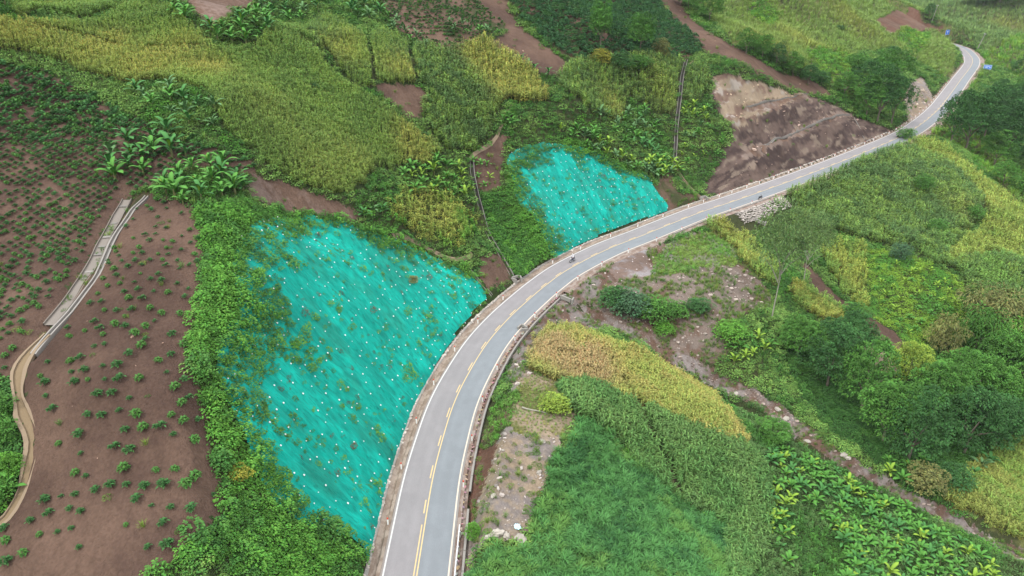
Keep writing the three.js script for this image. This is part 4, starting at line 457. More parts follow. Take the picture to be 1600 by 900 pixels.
COVERS.forEach((c, id) => {
  if (!c.kinds) return;
  const xs = c.outlines.flatMap((o) => o.map((p) => p[0])), fs = c.outlines.flatMap((o) => o.map((p) => p[1]));
  const whole = id === 0 || c.name === 'far_field', [x0, x1, f0, f1] = whole ? [-150, 560, 36, 760] : [Math.min(...xs) - 1, Math.max(...xs) + 1, Math.min(...fs) - 1, Math.max(...fs) + 1];
  const r = rng(1000 + id), lots = c.kinds.map(() => [[], [], []]), share = c.kinds.map((k) => k[1]);
  for (let f = f0, row = 0; f < f1; row++) {
    const k = 1 + Math.max(0, f - 100) / 190, gap = c.gap * k; f += gap;
    for (let x = x0; x < x1; x += gap) {
      const px = x + (r() - 0.5) * gap * 0.9 + (row % 2) * gap / 2, pf = f + (r() - 0.5) * gap * 0.9, pick = r(), a = r(), b = r(), v = r();
      if (!inWedge(px, pf) || coverAt(px, pf) !== id) continue;
      const [d, rs] = offRoad(px, pf); if (d > -5.6 && d < 5.6) continue; if (d > 0 && d < 10.5 && rs > 242 && rs < 270) continue;
      if (!clearOfWater(px, pf)) continue;
      if (c.name.includes('corn') && GAPS.some((l) => toLine(l, px, pf) < 0.55)) continue;
      let q = 0, sum = share[0]; while (pick > sum && q < share.length - 1) sum += share[++q];
      const thin = netThinning(px, pf); if (v > thin) continue;
      const [kind, , lo, hi] = c.kinds[q]; let s = mix(lo, hi, a) * (1 + (k - 1) * 0.8) * (0.8 + 0.4 * fbm(px / 5, pf / 5, 2, 331)); if (thin < 0.9) s *= 0.45 + 0.5 * thin;
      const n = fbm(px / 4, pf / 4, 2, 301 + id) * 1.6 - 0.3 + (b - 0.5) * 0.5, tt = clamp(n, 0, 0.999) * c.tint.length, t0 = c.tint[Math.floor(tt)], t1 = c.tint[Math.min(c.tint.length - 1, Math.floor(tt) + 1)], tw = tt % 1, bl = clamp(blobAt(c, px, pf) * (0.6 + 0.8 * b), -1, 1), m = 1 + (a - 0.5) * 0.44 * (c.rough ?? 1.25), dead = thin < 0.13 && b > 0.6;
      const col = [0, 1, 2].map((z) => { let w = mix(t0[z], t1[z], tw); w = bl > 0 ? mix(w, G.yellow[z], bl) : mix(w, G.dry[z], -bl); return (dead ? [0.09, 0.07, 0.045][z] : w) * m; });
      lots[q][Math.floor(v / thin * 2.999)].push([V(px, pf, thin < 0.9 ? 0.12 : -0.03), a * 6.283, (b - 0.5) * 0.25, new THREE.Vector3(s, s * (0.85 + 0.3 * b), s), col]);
    }
  }
  const g = stuff(c.name.includes('corn') ? 'corn_field' : c.name.includes('grass') ? 'tall_grass' : 'ground_cover', c.label, c.name.includes('corn') ? 'corn field' : c.name.includes('grass') ? 'grass' : 'undergrowth');
  c.kinds.forEach(([kind], q) => lots[q].forEach((items, k) => { if (items.length) { instanced(kind === 'corn' ? 'corn_plant' : kind === 'grass' || kind === 'tallgrass' ? 'grass_tuft' : 'creeper', VARIANTS[kind][k], M.leafy, items, g); counts[c.name] = (counts[c.name] ?? 0) + items.length; } }));
});
// sparse weeds and stones on bare ground
{
  const r = rng(77), weeds = [[], [], []], rocks = [[], [], [], []], tufts = [[], [], []];
  for (let f = 44; f < 330;) { const k = 1 + Math.max(0, f - 100) / 150, gap = 0.55 * k; f += gap; for (let x = -60; x < 175; x += gap) {
    const px = x + (r() - 0.5) * gap, pf = f + (r() - 0.5) * gap, u = r(), a = r(), b = r(); if (!inWedge(px, pf)) continue; const c = COVERS[coverAt(px, pf)]; if (!c.bare) continue; const [d] = offRoad(px, pf); if (Math.abs(d) < 5.3) continue;
    const patch = step01(0.4, 0.6, fbm(px / 2.5, pf / 2.5, 3, 401));
    if (u < (c.weeds ?? 0.012) * (0.15 + 1.7 * patch)) (a < 0.5 ? weeds : tufts)[Math.floor(b * 2.999)].push([V(px, pf, 0), b * 6.28, (a - 0.5) * 0.3, new THREE.Vector3(1, 1, 1).multiplyScalar((0.3 + 0.55 * a) * k), [0.06 + 0.06 * b, 0.15 + 0.05 * b, 0.035].map((z) => z * (0.7 + 0.6 * a))]);
    else if (r() < (c.rocks ?? 0.012) * (1.15 - patch)) { const z = (0.06 + 0.24 * b ** 5) * k, t = 0.6 + a * 0.6, w = c.ground[0], y = [w[0] / 0.21 * t, w[1] / 0.2 * t, w[2] / 0.19 * t]; rocks[Math.floor(a * 3.999)].push([V(px, pf, z * 0.2), b * 50, a, new THREE.Vector3(z * (1 + a * 0.6), z, z), y.map((q) => mix(q * 1.3, t * 0.8, c.rocks > 0.3 ? 0.6 : 0.15))]); }
  } }
  const g = stuff('weed', 'scattered weeds sprouting on the bare soil and rubble', 'weeds'); weeds.forEach((it, k) => it.length && instanced('creeper', VARIANTS.vine[k], M.leafy, it, g)); tufts.forEach((it, k) => it.length && instanced('grass_tuft', VARIANTS.grass[k], M.leafy, it, g));
  const h = stuff('loose_stone', 'loose stones and clods scattered over the bare ground and rubble', 'stones'); rocks.forEach((it, k) => it.length && instanced('stone', stones[k], M.stone, it, h));
}


// ---------- crops one can count ----------
const pip = (o, x, f) => { let c = false; for (let i = 0, j = o.length - 1; i < o.length; j = i++) if ((o[i][1] > f) !== (o[j][1] > f) && x < (o[j][0] - o[i][0]) * (f - o[i][1]) / (o[j][1] - o[i][1]) + o[i][0]) c = !c; return c; };
const range = (o) => [Math.min(...o.map((p) => p[0])), Math.max(...o.map((p) => p[0])), Math.min(...o.map((p) => p[1])), Math.max(...o.map((p) => p[1]))];
const nearFirst = (a) => a.sort((p, q) => p[0].distanceToSquared(camera.position) - q[0].distanceToSquared(camera.position));
const LM = { crop: leafMat([0.05, 0.145, 0.046]), crop2: leafMat([0.07, 0.19, 0.045]), coffee: leafMat([0.044, 0.125, 0.05]), coffee2: leafMat([0.062, 0.165, 0.055]), banana: leafMat([0.07, 0.205, 0.04]), banana2: leafMat([0.05, 0.16, 0.046]), banana3: leafMat([0.17, 0.29, 0.04]), banana4: leafMat([0.085, 0.18, 0.075]) };
function bushGeo(seed, n, rad, high, size) { // a rounded little bush with leaf rosettes
  const r = rng(seed), m = new Mesher(); for (let q = 0; q < 7; q++) { const a = q ? q / 6 * 6.283 + r() : 0, cr = q ? rad * 0.55 : 0, c = new THREE.Vector3(Math.cos(a) * cr, high * (q ? 0.4 + r() * 0.25 : 0.75), Math.sin(a) * cr); for (let i = 0; i < n / 7; i++) { const b = r() * 6.283, e = -0.2 + r() * 1.3, d = new THREE.Vector3(Math.cos(b) * Math.cos(e), Math.sin(e), Math.sin(b) * Math.cos(e)), side = d.clone().cross(UPV).normalize(), k = 0.65 + r() * 0.7, s = size * (0.7 + r() * 0.6); m.leaf(c.clone().addScaledVector(d, rad * 0.12), d, side, s, s * 0.42, 0.3, [k * (0.9 + r() * 0.3), k, k * 0.9]); } } return m.done(); }
const stemGeo = (() => { const m = new Mesher(); m.tube([new THREE.Vector3(0, -0.1, 0), new THREE.Vector3(0.02, 0.28, 0.01)], [0.03, 0.018], 4, [1, 1, 1]); return m.done(true); })();
const cropKinds = [[31, LM.crop], [32, LM.crop2], [33, LM.crop]].map(([k, m]) => [bushGeo(k, 77, 0.38, 0.72, 0.3), m]);
function cropBush([p, a, s, k], label, group) { const t = thing('crop_bush', label, 'crop bush', p, a, group); t.scale.set(s, s * 0.95, s); part('stem', stemGeo, M.bark, t); part('foliage', cropKinds[k][0], cropKinds[k][1], t); }
{
  const lowF = named('field_soil_lower'), upF = named('field_soil_upper'), r = rng(61), low = [], up = [];
  for (let f = 44; f < 100; f += 1.42) for (let x = -62; x < -12; x += 1.5) {
    const sx = x + (r() - 0.5) * 0.55 + f * 0.3 % 1.5, sf = f + (r() - 0.5) * 0.55, u = r(), a = r(), v = r(); if (!inWedge(sx, sf) || coverAt(sx, sf) !== lowF || !clearOfWater(sx, sf, 1.4)) continue; if (u < 0.18 + 0.3 * fbm(sx / 6, sf / 6, 2, 67)) continue;
    low.push([V(sx, sf, -0.04), a * 6.28, 0.45 + 0.75 * v ** 0.7 * (0.6 + 0.5 * step01(75, 52, sf)), Math.floor(a * 2.999)]);
  }
  for (let row = -140; row < 160; row++) for (let k = -30; k < 190; k++) { // rows run slantwise up the slope
    const u0 = k * 0.82, v0 = row * 1.02, sx = -60 + u0 * 0.5 + v0 * 0.86 + (r() - 0.5) * 0.16, sf = 50 + u0 * 0.86 - v0 * 0.5 + (r() - 0.5) * 0.16, u = r(), a = r(), v = r(); if (sx < -88 || sx > -18 || sf < 56 || sf > 134) continue; if (!inWedge(sx, sf) || coverAt(sx, sf) !== upF || !clearOfWater(sx, sf, 1.4)) continue; const young = step01(84, 72, sf), full = step01(92, 112, sf); if (u < 0.05 + 0.3 * young + 0.12 * fbm(sx / 5, sf / 5, 2, 68)) continue;
    up.push([V(sx, sf, -0.04), a * 6.28, (0.55 + 0.5 * v) * (0.95 + 0.6 * full), Math.floor(a * 2.999)]);
  }
  nearFirst(low); nearFirst(up);
  low.slice(0, 190).forEach((q) => cropBush(q, (q[2] < 0.7 ? 'tiny' : q[2] < 1 ? 'small' : 'well grown') + ' green crop bush on the brown field beside the netted slope', 'crop bushes on the lower brown field'));
  const nUp = 300 - Math.min(190, low.length);
  up.slice(0, nUp).forEach((q) => cropBush(q, (q[2] < 0.8 ? 'small' : 'bushy') + ' dark green crop bush in the rows left of the stepped chute', 'crop bushes on the upper brown field'));
  const g = stuff('crop_row', 'dense rows of dark green crop bushes on the upper left brown field', 'crop'), rest = [...up.slice(nUp), ...low.slice(190)];
  cropKinds.forEach(([geo, m], k) => instanced('crop_plant', geo, m, rest.filter((q) => q[3] === k).map(([p, a, s]) => [p, a, 0.1, new THREE.Vector3(s, s * 0.95, s), [1, 1, 1].map((w) => w * (0.8 + (a % 1) * 0.4))]), g));
 
}
{ // coffee plot, and young rows on the plot beside it
  const id = named('coffee_soil'), r = rng(71), all = [], gm = [[41, LM.coffee], [42, LM.coffee], [43, LM.coffee2]].map(([k, m]) => [bushGeo(k, 126, 0.8, 1.35, 0.4), m]), o = COVERS[id].outlines[0], [x0, x1, f0, f1] = range(o);
  for (let f = f0; f < f1; f += 1.75) for (let x = x0; x < x1; x += 1.5) { const sx = x + (r() - 0.5) * 0.7, sf = f + (r() - 0.5) * 0.7, u = r(), a = r(), v = r(); if (coverAt(sx, sf) !== id) continue; const bare = step01(208, 196, sf) * step01(22, 34, sx); if (u < 0.03 + 0.75 * bare) continue; all.push([V(sx, sf, -0.05), a * 6.28, 0.95 + 0.5 * v, Math.floor(a * 2.999)]); }
  nearFirst(all);
  all.slice(0, 300).forEach(([p, a, s, k]) => { const t = thing('coffee_bush', 'dark green coffee bush in the dense dark plot on the hill above the valley corn', 'coffee bush', p, a, 'coffee bushes on the dark hillside plot'); t.scale.setScalar(s); part('foliage', gm[k][0], gm[k][1], t); });
  const g = stuff('coffee_plot', 'far rows of dark green coffee bushes higher up the hillside plot', 'coffee bushes'); gm.forEach(([geo, m], k) => instanced('coffee_plant', geo, m, all.slice(300).filter((q) => q[3] === k).map(([p, a, s]) => [p, a, 0.1, new THREE.Vector3(s, s, s), null]), g));
  const id2 = named('crop_plot'), rows = [[], [], []], [a0, a1, b0, b1] = range(COVERS[id2].outlines[0]);
  for (let f = b0; f < b1; f += 1.5) for (let x = a0; x < a1; x += 0.75) { const sx = x + (r() - 0.5) * 0.3, sf = f + 0.4 * (sx - a0) % 1.5 + (r() - 0.5) * 0.35, u = r(); if (coverAt(sx, sf) !== id2 || u < 0.15 + 0.3 * fbm(sx / 6, sf / 6, 2, 73)) continue; rows[Math.floor(u * 2.999)].push([V(sx, sf, -0.05), u * 50, 0.1, new THREE.Vector3(0.95, 0.95, 0.95).multiplyScalar(0.75 + r() * 0.4), [1, 1, 1]]); }
  const g2 = stuff('crop_row', 'rows of young dark green plants on the brown plot at top centre', 'crop'); rows.forEach((it, k) => it.length && instanced('crop_plant', cropKinds[k][0], cropKinds[k][1], it, g2));
}
// ---------- banana plants: a stem and arching leaves, each leaf a part ----------
const bananaLeaf = (seed) => { const r = rng(seed), m = new Mesher(), len = 1.75, n = 6, arch = 1.3 + r() * 0.6; let x = 0, y = 0, a = 0.35, L, C, Rr; for (let k = 0; k <= n; k++) { const t = k / n, w = (k === 0 ? 0.04 : Math.sin(Math.min(1, t * 1.25 + 0.12) * Math.PI * 0.5) * (t > 0.8 ? Math.sqrt(Math.max(0.0, (1 - t) / 0.2)) : 1)) * 0.185 + 0.012, k0 = 0.82 + 0.25 * t, cc = [k0 * 1.35, k0 * 1.25, k0 * 1.1], ce = [k0, k0, k0 * 0.9], c = m.v(x, y, 0, cc), l = m.v(x, y + w * 0.18 + (r() - 0.5) * 0.03, w, ce), q = m.v(x, y + w * 0.18 + (r() - 0.5) * 0.03, -w, ce); if (k) { m.quad(L, l, c, C); m.quad(C, c, q, Rr); } L = l; C = c; Rr = q; x += Math.sin(a) * len / n; y += Math.cos(a) * len / n; a += arch / n; } return m.done(true); };
const bLeaves = [1, 2, 3].map((k) => bananaLeaf(k * 13));
const bStem = (() => { const m = new Mesher(); m.tube([0, 0.4, 0.8, 1.05].map((y) => new THREE.Vector3(0.03 * y, y - 0.1, 0)), [0.14, 0.12, 0.09, 0.06], 7, [1, 1, 1]); return m.done(true); })();
const bStemM = paint([0.12, 0.13, 0.05]);
const bananaKinds = [[LM.banana, 10], [LM.banana2, 10], [LM.banana, 9], [LM.banana3, 8], [LM.banana4, 9]].map(([m, n], k) => { const r = rng(500 + k), g = new THREE.Group(); g.name = 'banana_plant'; part('stem', bStem, bStemM, g); for (let i = 0; i < n; i++) { const l = part('leaf', bLeaves[i % 3], i === n - 1 && k < 3 ? LM.banana3 : m, g); l.position.set(0.03, 0.92 - 0.06 * i, 0); l.rotation.set(0, i * 2.4 + r() * 0.5, i === n - 1 ? 0.5 : 0.4 - i * 0.1 + (r() - 0.5) * 0.35); const s = 0.8 + r() * 0.4; l.scale.set(s, s, s * (i === n - 1 ? 0.6 : 1.1)); } return g; });
const grove = []; // every plant's place first; the 300 that show largest become things, the farther ones one mass
function bananas(outline, n, scale, kinds, label, group, seed, shared) {
  const r = rng(seed), [x0, x1, f0, f1] = range(outline), got = []; let gap = Math.sqrt((x1 - x0) * (f1 - f0) / n) * 0.75;
  for (let k = 0; k < 6000 && got.length < n; k++) { const x = mix(x0, x1, r()), f = mix(f0, f1, r()), sp = r(); if (!pip(outline, x, f) || Math.abs(offRoad(x, f)[0]) < 6.5) continue; if (got.some((q) => (q[0] - x) ** 2 + (q[1] - f) ** 2 < gap * gap)) { gap *= 0.998; continue; } got.push([x, f, sp]); }
  got.sort((a, b) => a[0] / a[1] - b[0] / b[1]).forEach(([x, f, sp], i) => { const p = V(x, f, -0.05), s = scale * (0.75 + 0.55 * r()); const kk = kinds[Math.floor(sp * kinds.length * 0.999)]; grove.push({ p, s, k: kk, rot: [(r() - 0.5) * 0.15, r() * 6.28, (r() - 0.5) * 0.15], label: shared ? ['bright green', 'dark green', 'leafy green', 'yellowish', 'bluish green'][kk] + ' ' + label : ord(i) + ' banana plant from left ' + label, group, big: s / p.distanceTo(camera.position) }); });
}
[
  [R`-56.4,98.8 -54.4,101.6 -51.3,99.8 -49.2,96.3 -50.3,94.2 -53.3,94.3`, 8, 1.2, [1, 0, 4], 'in the upper clump above the stepped chute', 'banana clump above the stepped chute'],
  [R`-51.3,102.7 -48.7,103.2 -45.8,101.7 -44.8,98.1 -47.2,97.4 -49.8,99.1`, 6, 1.2, [1, 1, 0], 'in the small clump right of the upper brown field', 'banana clump at the edge of the upper field'],
  [R`-47,93.3 -43.4,95.9 -40.3,99 -37.2,100.3 -36.4,96.1 -38.9,90.3 -40.2,86.5 -43.8,88.2`, 17, 1.15, [0, 0, 1], 'in the clump left of the netted slope', 'banana clump at the corner of the netted slope'],
  [R`-79.1,165 -65.2,147.7 -58.4,141.3 -53.9,138.5 -51.3,134.3 -54,136.1 -60,139.3 -69.4,146.9`, 11, 1.35, [1, 4, 0], 'in the row along the top left corn field', 'banana row along the top left corn'],
  [R`-96.3,144.1 -94.8,157.2 -91.6,152 -84.1,130.4 -86.6,127.9`, 9, 1.3, [1, 4, 1], 'in the dark clump at the top left corner', 'banana clump at the top left corner'],
  [R`-53.3,137.5 -51.5,142.9 -50.1,160.1 -45.6,144.3 -48.1,136.1 -51.3,134.3`, 14, 1.3, [1, 0, 0], 'in the clump below the top bare patch', 'banana clump below the top bare patch'],
  [R`-57.4,175.4 -46,188.5 -42,172.7 -45.5,161.3 -50.1,160.1 -53.9,164.6`, 15, 1.3, [1, 0, 4], 'in the clump along the top edge', 'banana clump at the top edge'],
  [R`-39.4,188.8 -33.7,196.7 -30.4,186.4 -32.3,175.4 -36,174`, 7, 1.4, [1, 4, 1], 'in the clump above the corn strips', 'banana clump at the top of the corn strips'],
  [R`-30,185.3 -26.4,182.7 -23.3,176.5 -20.4,176.7 -19.3,174 -23.2,172.4 -27.6,175.9`, 8, 1.0, [1, 4, 0], 'in the row left of the plot of young rows', 'banana row left of the young rows'],
  [R`-17,186.6 -10.2,189.4 -2.4,193.9 -7.8,185.8 -13.1,184.1`, 7, 0.9, [4, 0], 'in the short row across the plot of young rows', 'banana row across the young rows'],
  [R`-5.8,182.6 0,182.8 7.7,181.2 12.5,182.1 9.5,177.7 0,180`, 9, 0.9, [4, 4, 1], 'along the lower edge of the long bare strip', 'banana plants below the bare strip'],
  [R`-8.1,145.6 -5.3,146.7 -3.6,142.7 -6.4,140.1`, 6, 0.7, [0, 3], 'on the brown soil beside the gully path', 'banana plants on the gully soil'],
  [R`-59,115.1 -52.5,113.8 -44,109.6 -43.2,104.8 -47.3,105.1 -54.5,110`, 12, 0.95, [4, 1, 0], 'in the green hollow below the upper corn', 'banana plants in the green hollow'],
  [R`-2.1,158.6 0.3,161.6 0,157.6 -1.7,156`, 4, 0.9, [0, 0], 'at the bend of the path above the second netting', 'banana plants at the path bend'],
  [R`-24.8,110.7 -21.5,115.5 -22.1,112.7 -24.1,109.8`, 3, 0.9, [1, 4], 'at the end of the bare path above the netting', 'banana plants at the end of the bare path'],
  [R`37,112 47.9,116.6 45.9,112.4 38.3,109.3`, 9, 0.85, [3, 0, 3], 'below the rubble field right of the bend', 'banana plants below the rubble field'],
  [R`59.5,92.7 67.3,94.9 63.1,89.1 59.8,89.8`, 7, 0.85, [0, 3], 'on the bank beyond the stream', 'banana plants on the far stream bank'],
  [R`75.2,96.1 81.4,98.8 78.4,93.9 73.7,92.6`, 3, 1.1, [4, 1], 'below the big valley trees', 'banana plants below the valley trees'],
  [R`-47.1,51.2 -45.2,51.4 -44.1,49.2 -45.6,48.8`, 3, 1.1, [0], 'at the left edge beside the muddy channel', 'banana plants at the left edge'],
  [R`43.9,187.5 57.1,193.2 54.6,189 44.6,182.8`, 10, 0.8, [3, 0], 'in the lower row right of the straight drain', 'banana row right of the straight drain'],
  [R`46,200.7 55,203.4 52.6,193.8 45.1,189.6`, 14, 1.0, [0, 4, 3], 'in the patch right of the straight drain', 'banana patch right of the straight drain'],
].forEach(([o, n, s, k, l, g], i) => bananas(o, n, s, k, l, g, 900 + i));
bananas(R`-21.1,128 -12.6,140 -7.9,140.1 -8,134.4 -13.2,130.3 -18.5,126.1`, 28, 1.0, [0, 0, 3], 'banana plant in the leafy hollow above the large netted slope', 'banana plants in the hollow above the netting', 951, true);
bananas(R`8.4,164.5 19.6,170.1 30.9,170.8 39.4,180.8 42.7,179.9 36.4,170.7 28.2,168.3 18.5,165.8`, 44, 1.15, [0, 4, 0, 3], 'banana plant in the belt above the smaller netted slope', 'banana plants above the smaller netting', 952, true);
bananas(R`20.9,176.6 33.8,193.8 39.2,191.6 37.2,179.9 25.6,174.2`, 30, 1.1, [4, 0, 1], 'banana plant in the valley patch left of the straight drain', 'banana plants left of the straight drain', 953, true);
bananas(R`40,91.9 46.4,91.6 52.8,88.7 60.5,84.9 65.7,79.7 70.1,72.2 51.8,70.3 43.8,68.5 46.6,78 41.8,84.5 38.3,76.9 36.5,68.5 34.2,71.4 36.7,81.9`, 190, 0.8, [0, 0, 1, 0, 2, 3], 'banana plant in the large plantation on the front right slope', 'banana plants on the front right slope', 954, true);
bananas(R`83.9,156.7 93.6,157.4 101.2,152.6 99.5,142.5 91.2,133.5 83.4,133.1 79.5,138.9 79.2,146`, 46, 0.62, [0, 3, 0], 'small banana plant on the bright green plot below the corn spur', 'young banana plants below the corn spur', 955, true);
grove.sort((a, b) => b.big - a.big);
grove.slice(0, 300).forEach((q) => { const c = bananaKinds[q.k].clone(); c.name = numbered('banana_plant'); c.position.copy(q.p); c.rotation.set(...q.rot); c.scale.setScalar(q.s); tag(c, q.label, 'banana plant', q.group); scene.add(c); });
{ const g = stuff('banana_grove', 'more distant banana plants scattered over the valley and hillside', 'banana plants'); bananaKinds.forEach((kind, k) => { const items = grove.slice(300).filter((q) => q.k === k); if (!items.length) return; const all = kind.children.map((c) => { c.updateMatrix(); const h = c.geometry.clone().applyMatrix4(c.matrix), col = h.attributes.color, m = c.material.color; for (let i = 0; i < col.count; i++) col.setXYZ(i, col.getX(i) * m.r, col.getY(i) * m.g, col.getZ(i) * m.b); return h; }); instanced('banana_plant_mass', mergeGeometries(all), M.leafy, items.map((q) => [q.p, q.rot[1], q.rot[0], new THREE.Vector3(q.s, q.s, q.s), [1, 1, 1]]), g); }); }

// ---------- trees and shrubs ----------
function crownGeo(seed, shape) { // leaf sprays gathered in clumps, unit radius and unit height
  const r = rng(seed), m = new Mesher(), { clumps, leaves, size, low, spread = 0.34, flat = 0.7, arch = 0 } = shape;
  for (let q = 0; q < clumps; q++) {
    const t = (q + 0.5) / clumps, el = Math.acos(1 - 1.75 * t), az = q * 2.39996 + r() * 0.6, rr = 0.5 + 0.5 * r(), c = new THREE.Vector3(Math.cos(az) * Math.sin(el) * rr, low + (1 - low) * (0.5 + 0.46 * Math.cos(el) * (0.62 + 0.5 * r())), Math.sin(az) * Math.sin(el) * rr), hue = 0.62 + r() * 0.7, cs = spread * (0.75 + r() * 0.6);
    if (r() < (shape.gaps ?? 0.1)) continue;
    for (let i = 0; i < leaves; i++) {
      const b = r() * 6.283, e = Math.asin(-0.35 + 1.35 * r()), u = 0.55 + 0.45 * Math.sqrt(r()), d = new THREE.Vector3(Math.cos(b) * Math.cos(e), Math.sin(e), Math.sin(b) * Math.cos(e)), p = c.clone().add(new THREE.Vector3(d.x * cs * u, d.y * cs * u * flat * 0.6, d.z * cs * u)), k = hue * (0.75 + r() * 0.5), s = size * (0.6 + r() * 0.8);
      const f = d.clone().add(new THREE.Vector3(r() - 0.5, -0.3 - arch * r(), r() - 0.5)).normalize(), side = f.clone().cross(UPV).normalize();
      f.y *= 0.45; m.leaf(p, f, side, s, s * (shape.slim ?? 0.65), 0.08, [k * (0.9 + r() * 0.3), k, k * (0.8 + r() * 0.2)]);
    }
  }
  return m.done();
}
function trunkGeo(seed, n, top, lean = 0.15, r0 = 0.045) { const r = rng(seed), m = new Mesher(); m.tube([0, 0.25, 0.5, 0.72].map((y) => new THREE.Vector3(y * lean * (r() - 0.2), y * top - 0.03, y * lean * (r() - 0.5))), [r0 * 1.25, r0, r0 * 0.75, r0 * 0.35], 7, [1, 1, 1]); for (let i = 0; i < n; i++) { const a = i / n * 6.283 + r(), y = top * (0.3 + 0.3 * r()); m.tube([new THREE.Vector3(0, y, 0), new THREE.Vector3(Math.cos(a) * 0.28, y + 0.17, Math.sin(a) * 0.28), new THREE.Vector3(Math.cos(a) * 0.6, y + 0.28, Math.sin(a) * 0.6)], [r0 * 0.6, r0 * 0.42, r0 * 0.15], 5, [1, 1, 1]); } return m.done(true); }
const SHAPES = {
  broad: { clumps: 46, leaves: 140, size: 0.078, low: 0.18, spread: 0.25, gaps: 0.26 }, lumpy: { clumps: 46, leaves: 165, size: 0.07, low: 0.14, spread: 0.26, gaps: 0.18 }, tall: { clumps: 34, leaves: 160, size: 0.095, low: 0.25, spread: 0.36, gaps: 0.2 },
  feather: { clumps: 44, leaves: 90, size: 0.09, low: 0.45, spread: 0.3, slim: 0.3, gaps: 0.2 }, bamboo: { clumps: 26, leaves: 130, size: 0.15, low: 0.1, spread: 0.4, slim: 0.28, arch: 1.2 }, shrub: { clumps: 24, leaves: 90, size: 0.14, low: 0.0, spread: 0.42, gaps: 0 },
};
const crowns = {}; for (const k in SHAPES) crowns[k] = [1, 2, 3].map((i) => crownGeo(k.length * 100 + i * 7, SHAPES[k]));
const trunks = [1, 2, 3].map((k) => trunkGeo(k * 5, 5, 0.75)), slimTrunks = [1, 2].map((k) => trunkGeo(k * 9, 7, 1.05, 0.25, 0.02));
const TREE = { dark: leafMat([0.046, 0.13, 0.04]), mid: leafMat([0.075, 0.2, 0.04]), bright: leafMat([0.1, 0.26, 0.04]), light: leafMat([0.2, 0.3, 0.05]), olive: leafMat([0.17, 0.19, 0.07]), blue: leafMat([0.065, 0.145, 0.075]), pale: leafMat([0.14, 0.23, 0.09]), gold: leafMat([0.24, 0.25, 0.04]) };
const seen = {};
function tree(name, [x, f, rad, high], shape, tone, label, category, group, bark = M.bark) {
  const k = seen[shape] = (seen[shape] ?? -1) + 1, t = thing(name, label, category, V(x, f, -0.1), hash(k, 3, shape.length) * 6.28, group);
  const c = part(category === 'shrub' ? 'foliage' : 'crown', crowns[shape][k % 3], TREE[tone], t); c.scale.set(rad, high * (category === 'shrub' ? 1 : 1.22), rad);
  const b = part(category === 'shrub' ? 'stem' : 'trunk', shape === 'feather' ? slimTrunks[k % 2] : trunks[k % 3], bark, t), w = Math.min(rad, high * 0.45); b.scale.set(w, high, w);
}
const forms = { L: 'lumpy', B: 'broad', T: 'tall', M: 'bamboo', S: 'shrub' }, tones = { d: 'dark', m: 'mid', b: 'bright', l: 'light', o: 'olive', u: 'blue', p: 'pale', g: 'gold' };
const toneWord = { dark: 'dark green', mid: 'mid green', bright: 'bright green', light: 'yellow green', olive: 'olive', blue: 'bluish green', pale: 'pale green', gold: 'golden green' };
function wood(kinds, spots, place, group) { // spots go from left to right as the photo shows them
  const n = {}; spots.forEach((s, i) => { const [form, tone] = kinds.split(' ')[i], shape = forms[form], word = toneWord[tones[tone]], small = form === 'S', noun = small ? 'shrub' : form === 'M' ? 'bamboo clump' : form === 'T' ? 'tall tree' : form === 'L' ? 'creeper-clad tree' : 'broad tree', key = word + noun; n[key] = (n[key] ?? -1) + 1; s.key = key; s.nth = n[key]; s.text = word + ' ' + noun; s.shape = shape; s.tone = tones[tone]; s.small = small; s.cane = form === 'M'; });
  spots.forEach((s) => tree(s.small ? 'shrub' : s.cane ? 'bamboo_clump' : 'tree', s, s.shape, s.tone, (n[s.key] > 0 ? ord(s.nth) + ' ' + s.text + ' from the left ' : s.text + ' ') + place, s.small ? 'shrub' : s.cane ? 'bamboo' : 'tree', group));
}
wood('Lm Bd Ld Sm Lm Lm Ll Ld So Lm Mo Sd Lm Ld Mm Lm Ld Lm Mo Lm Bm Mb Ld', R`53.5,117.4,4.3,7.5 57.4,111.7,5.1,10.7 65.2,121.2,4.2,8.7 71.2,134.1,2.4,4 61.6,106.4,5.2,11.3 61.7,98.1,4.9,10.1 75,116.9,4.1,7.6 64.6,94.7,5,11 64.8,89.6,2.6,4 75.3,107.2,5.3,10.9 89.5,130.7,3.7,7.5 69.9,90.5,2.4,4.1 81.9,112,5,10.9 77.4,100,5.1,10.8 97.5,132.5,4.9,9.5 87.6,111.7,5,10.5 84.8,103.2,5,9 99.3,125.2,5.2,9.9 105.1,140.2,6.5,8.5 91.8,108.1,4.7,8.4 101.2,121.7,5.1,10.2 106.8,131.5,4.9,8.9 109.2,126.9,5.8,10.6`, 'in the valley wood', 'valley wood below the corn spur');
wood('Bd Bd Bm Ld Bd Bm Ld Lm Bd Sm Ld Bd Lm Ld', R`141.4,232.1,5.4,12.8 152.4,240.8,7.3,16.8 166.8,262.2,5.6,11.1 168.6,258,7.8,15.1 203.7,308.9,5.4,9.7 164.4,242,5.2,10.1 183.2,264,8.5,17 147,210.1,3.8,6.5 213.7,309.3,7.6,13 154.5,210.9,3.9,6.6 203.6,285.8,8.7,16.8 259.9,383.7,4.9,7.2 233.1,335.6,7,9.9 186.5,253,6.9,12.9`, 'right of the far road', 'wood right of the far road');
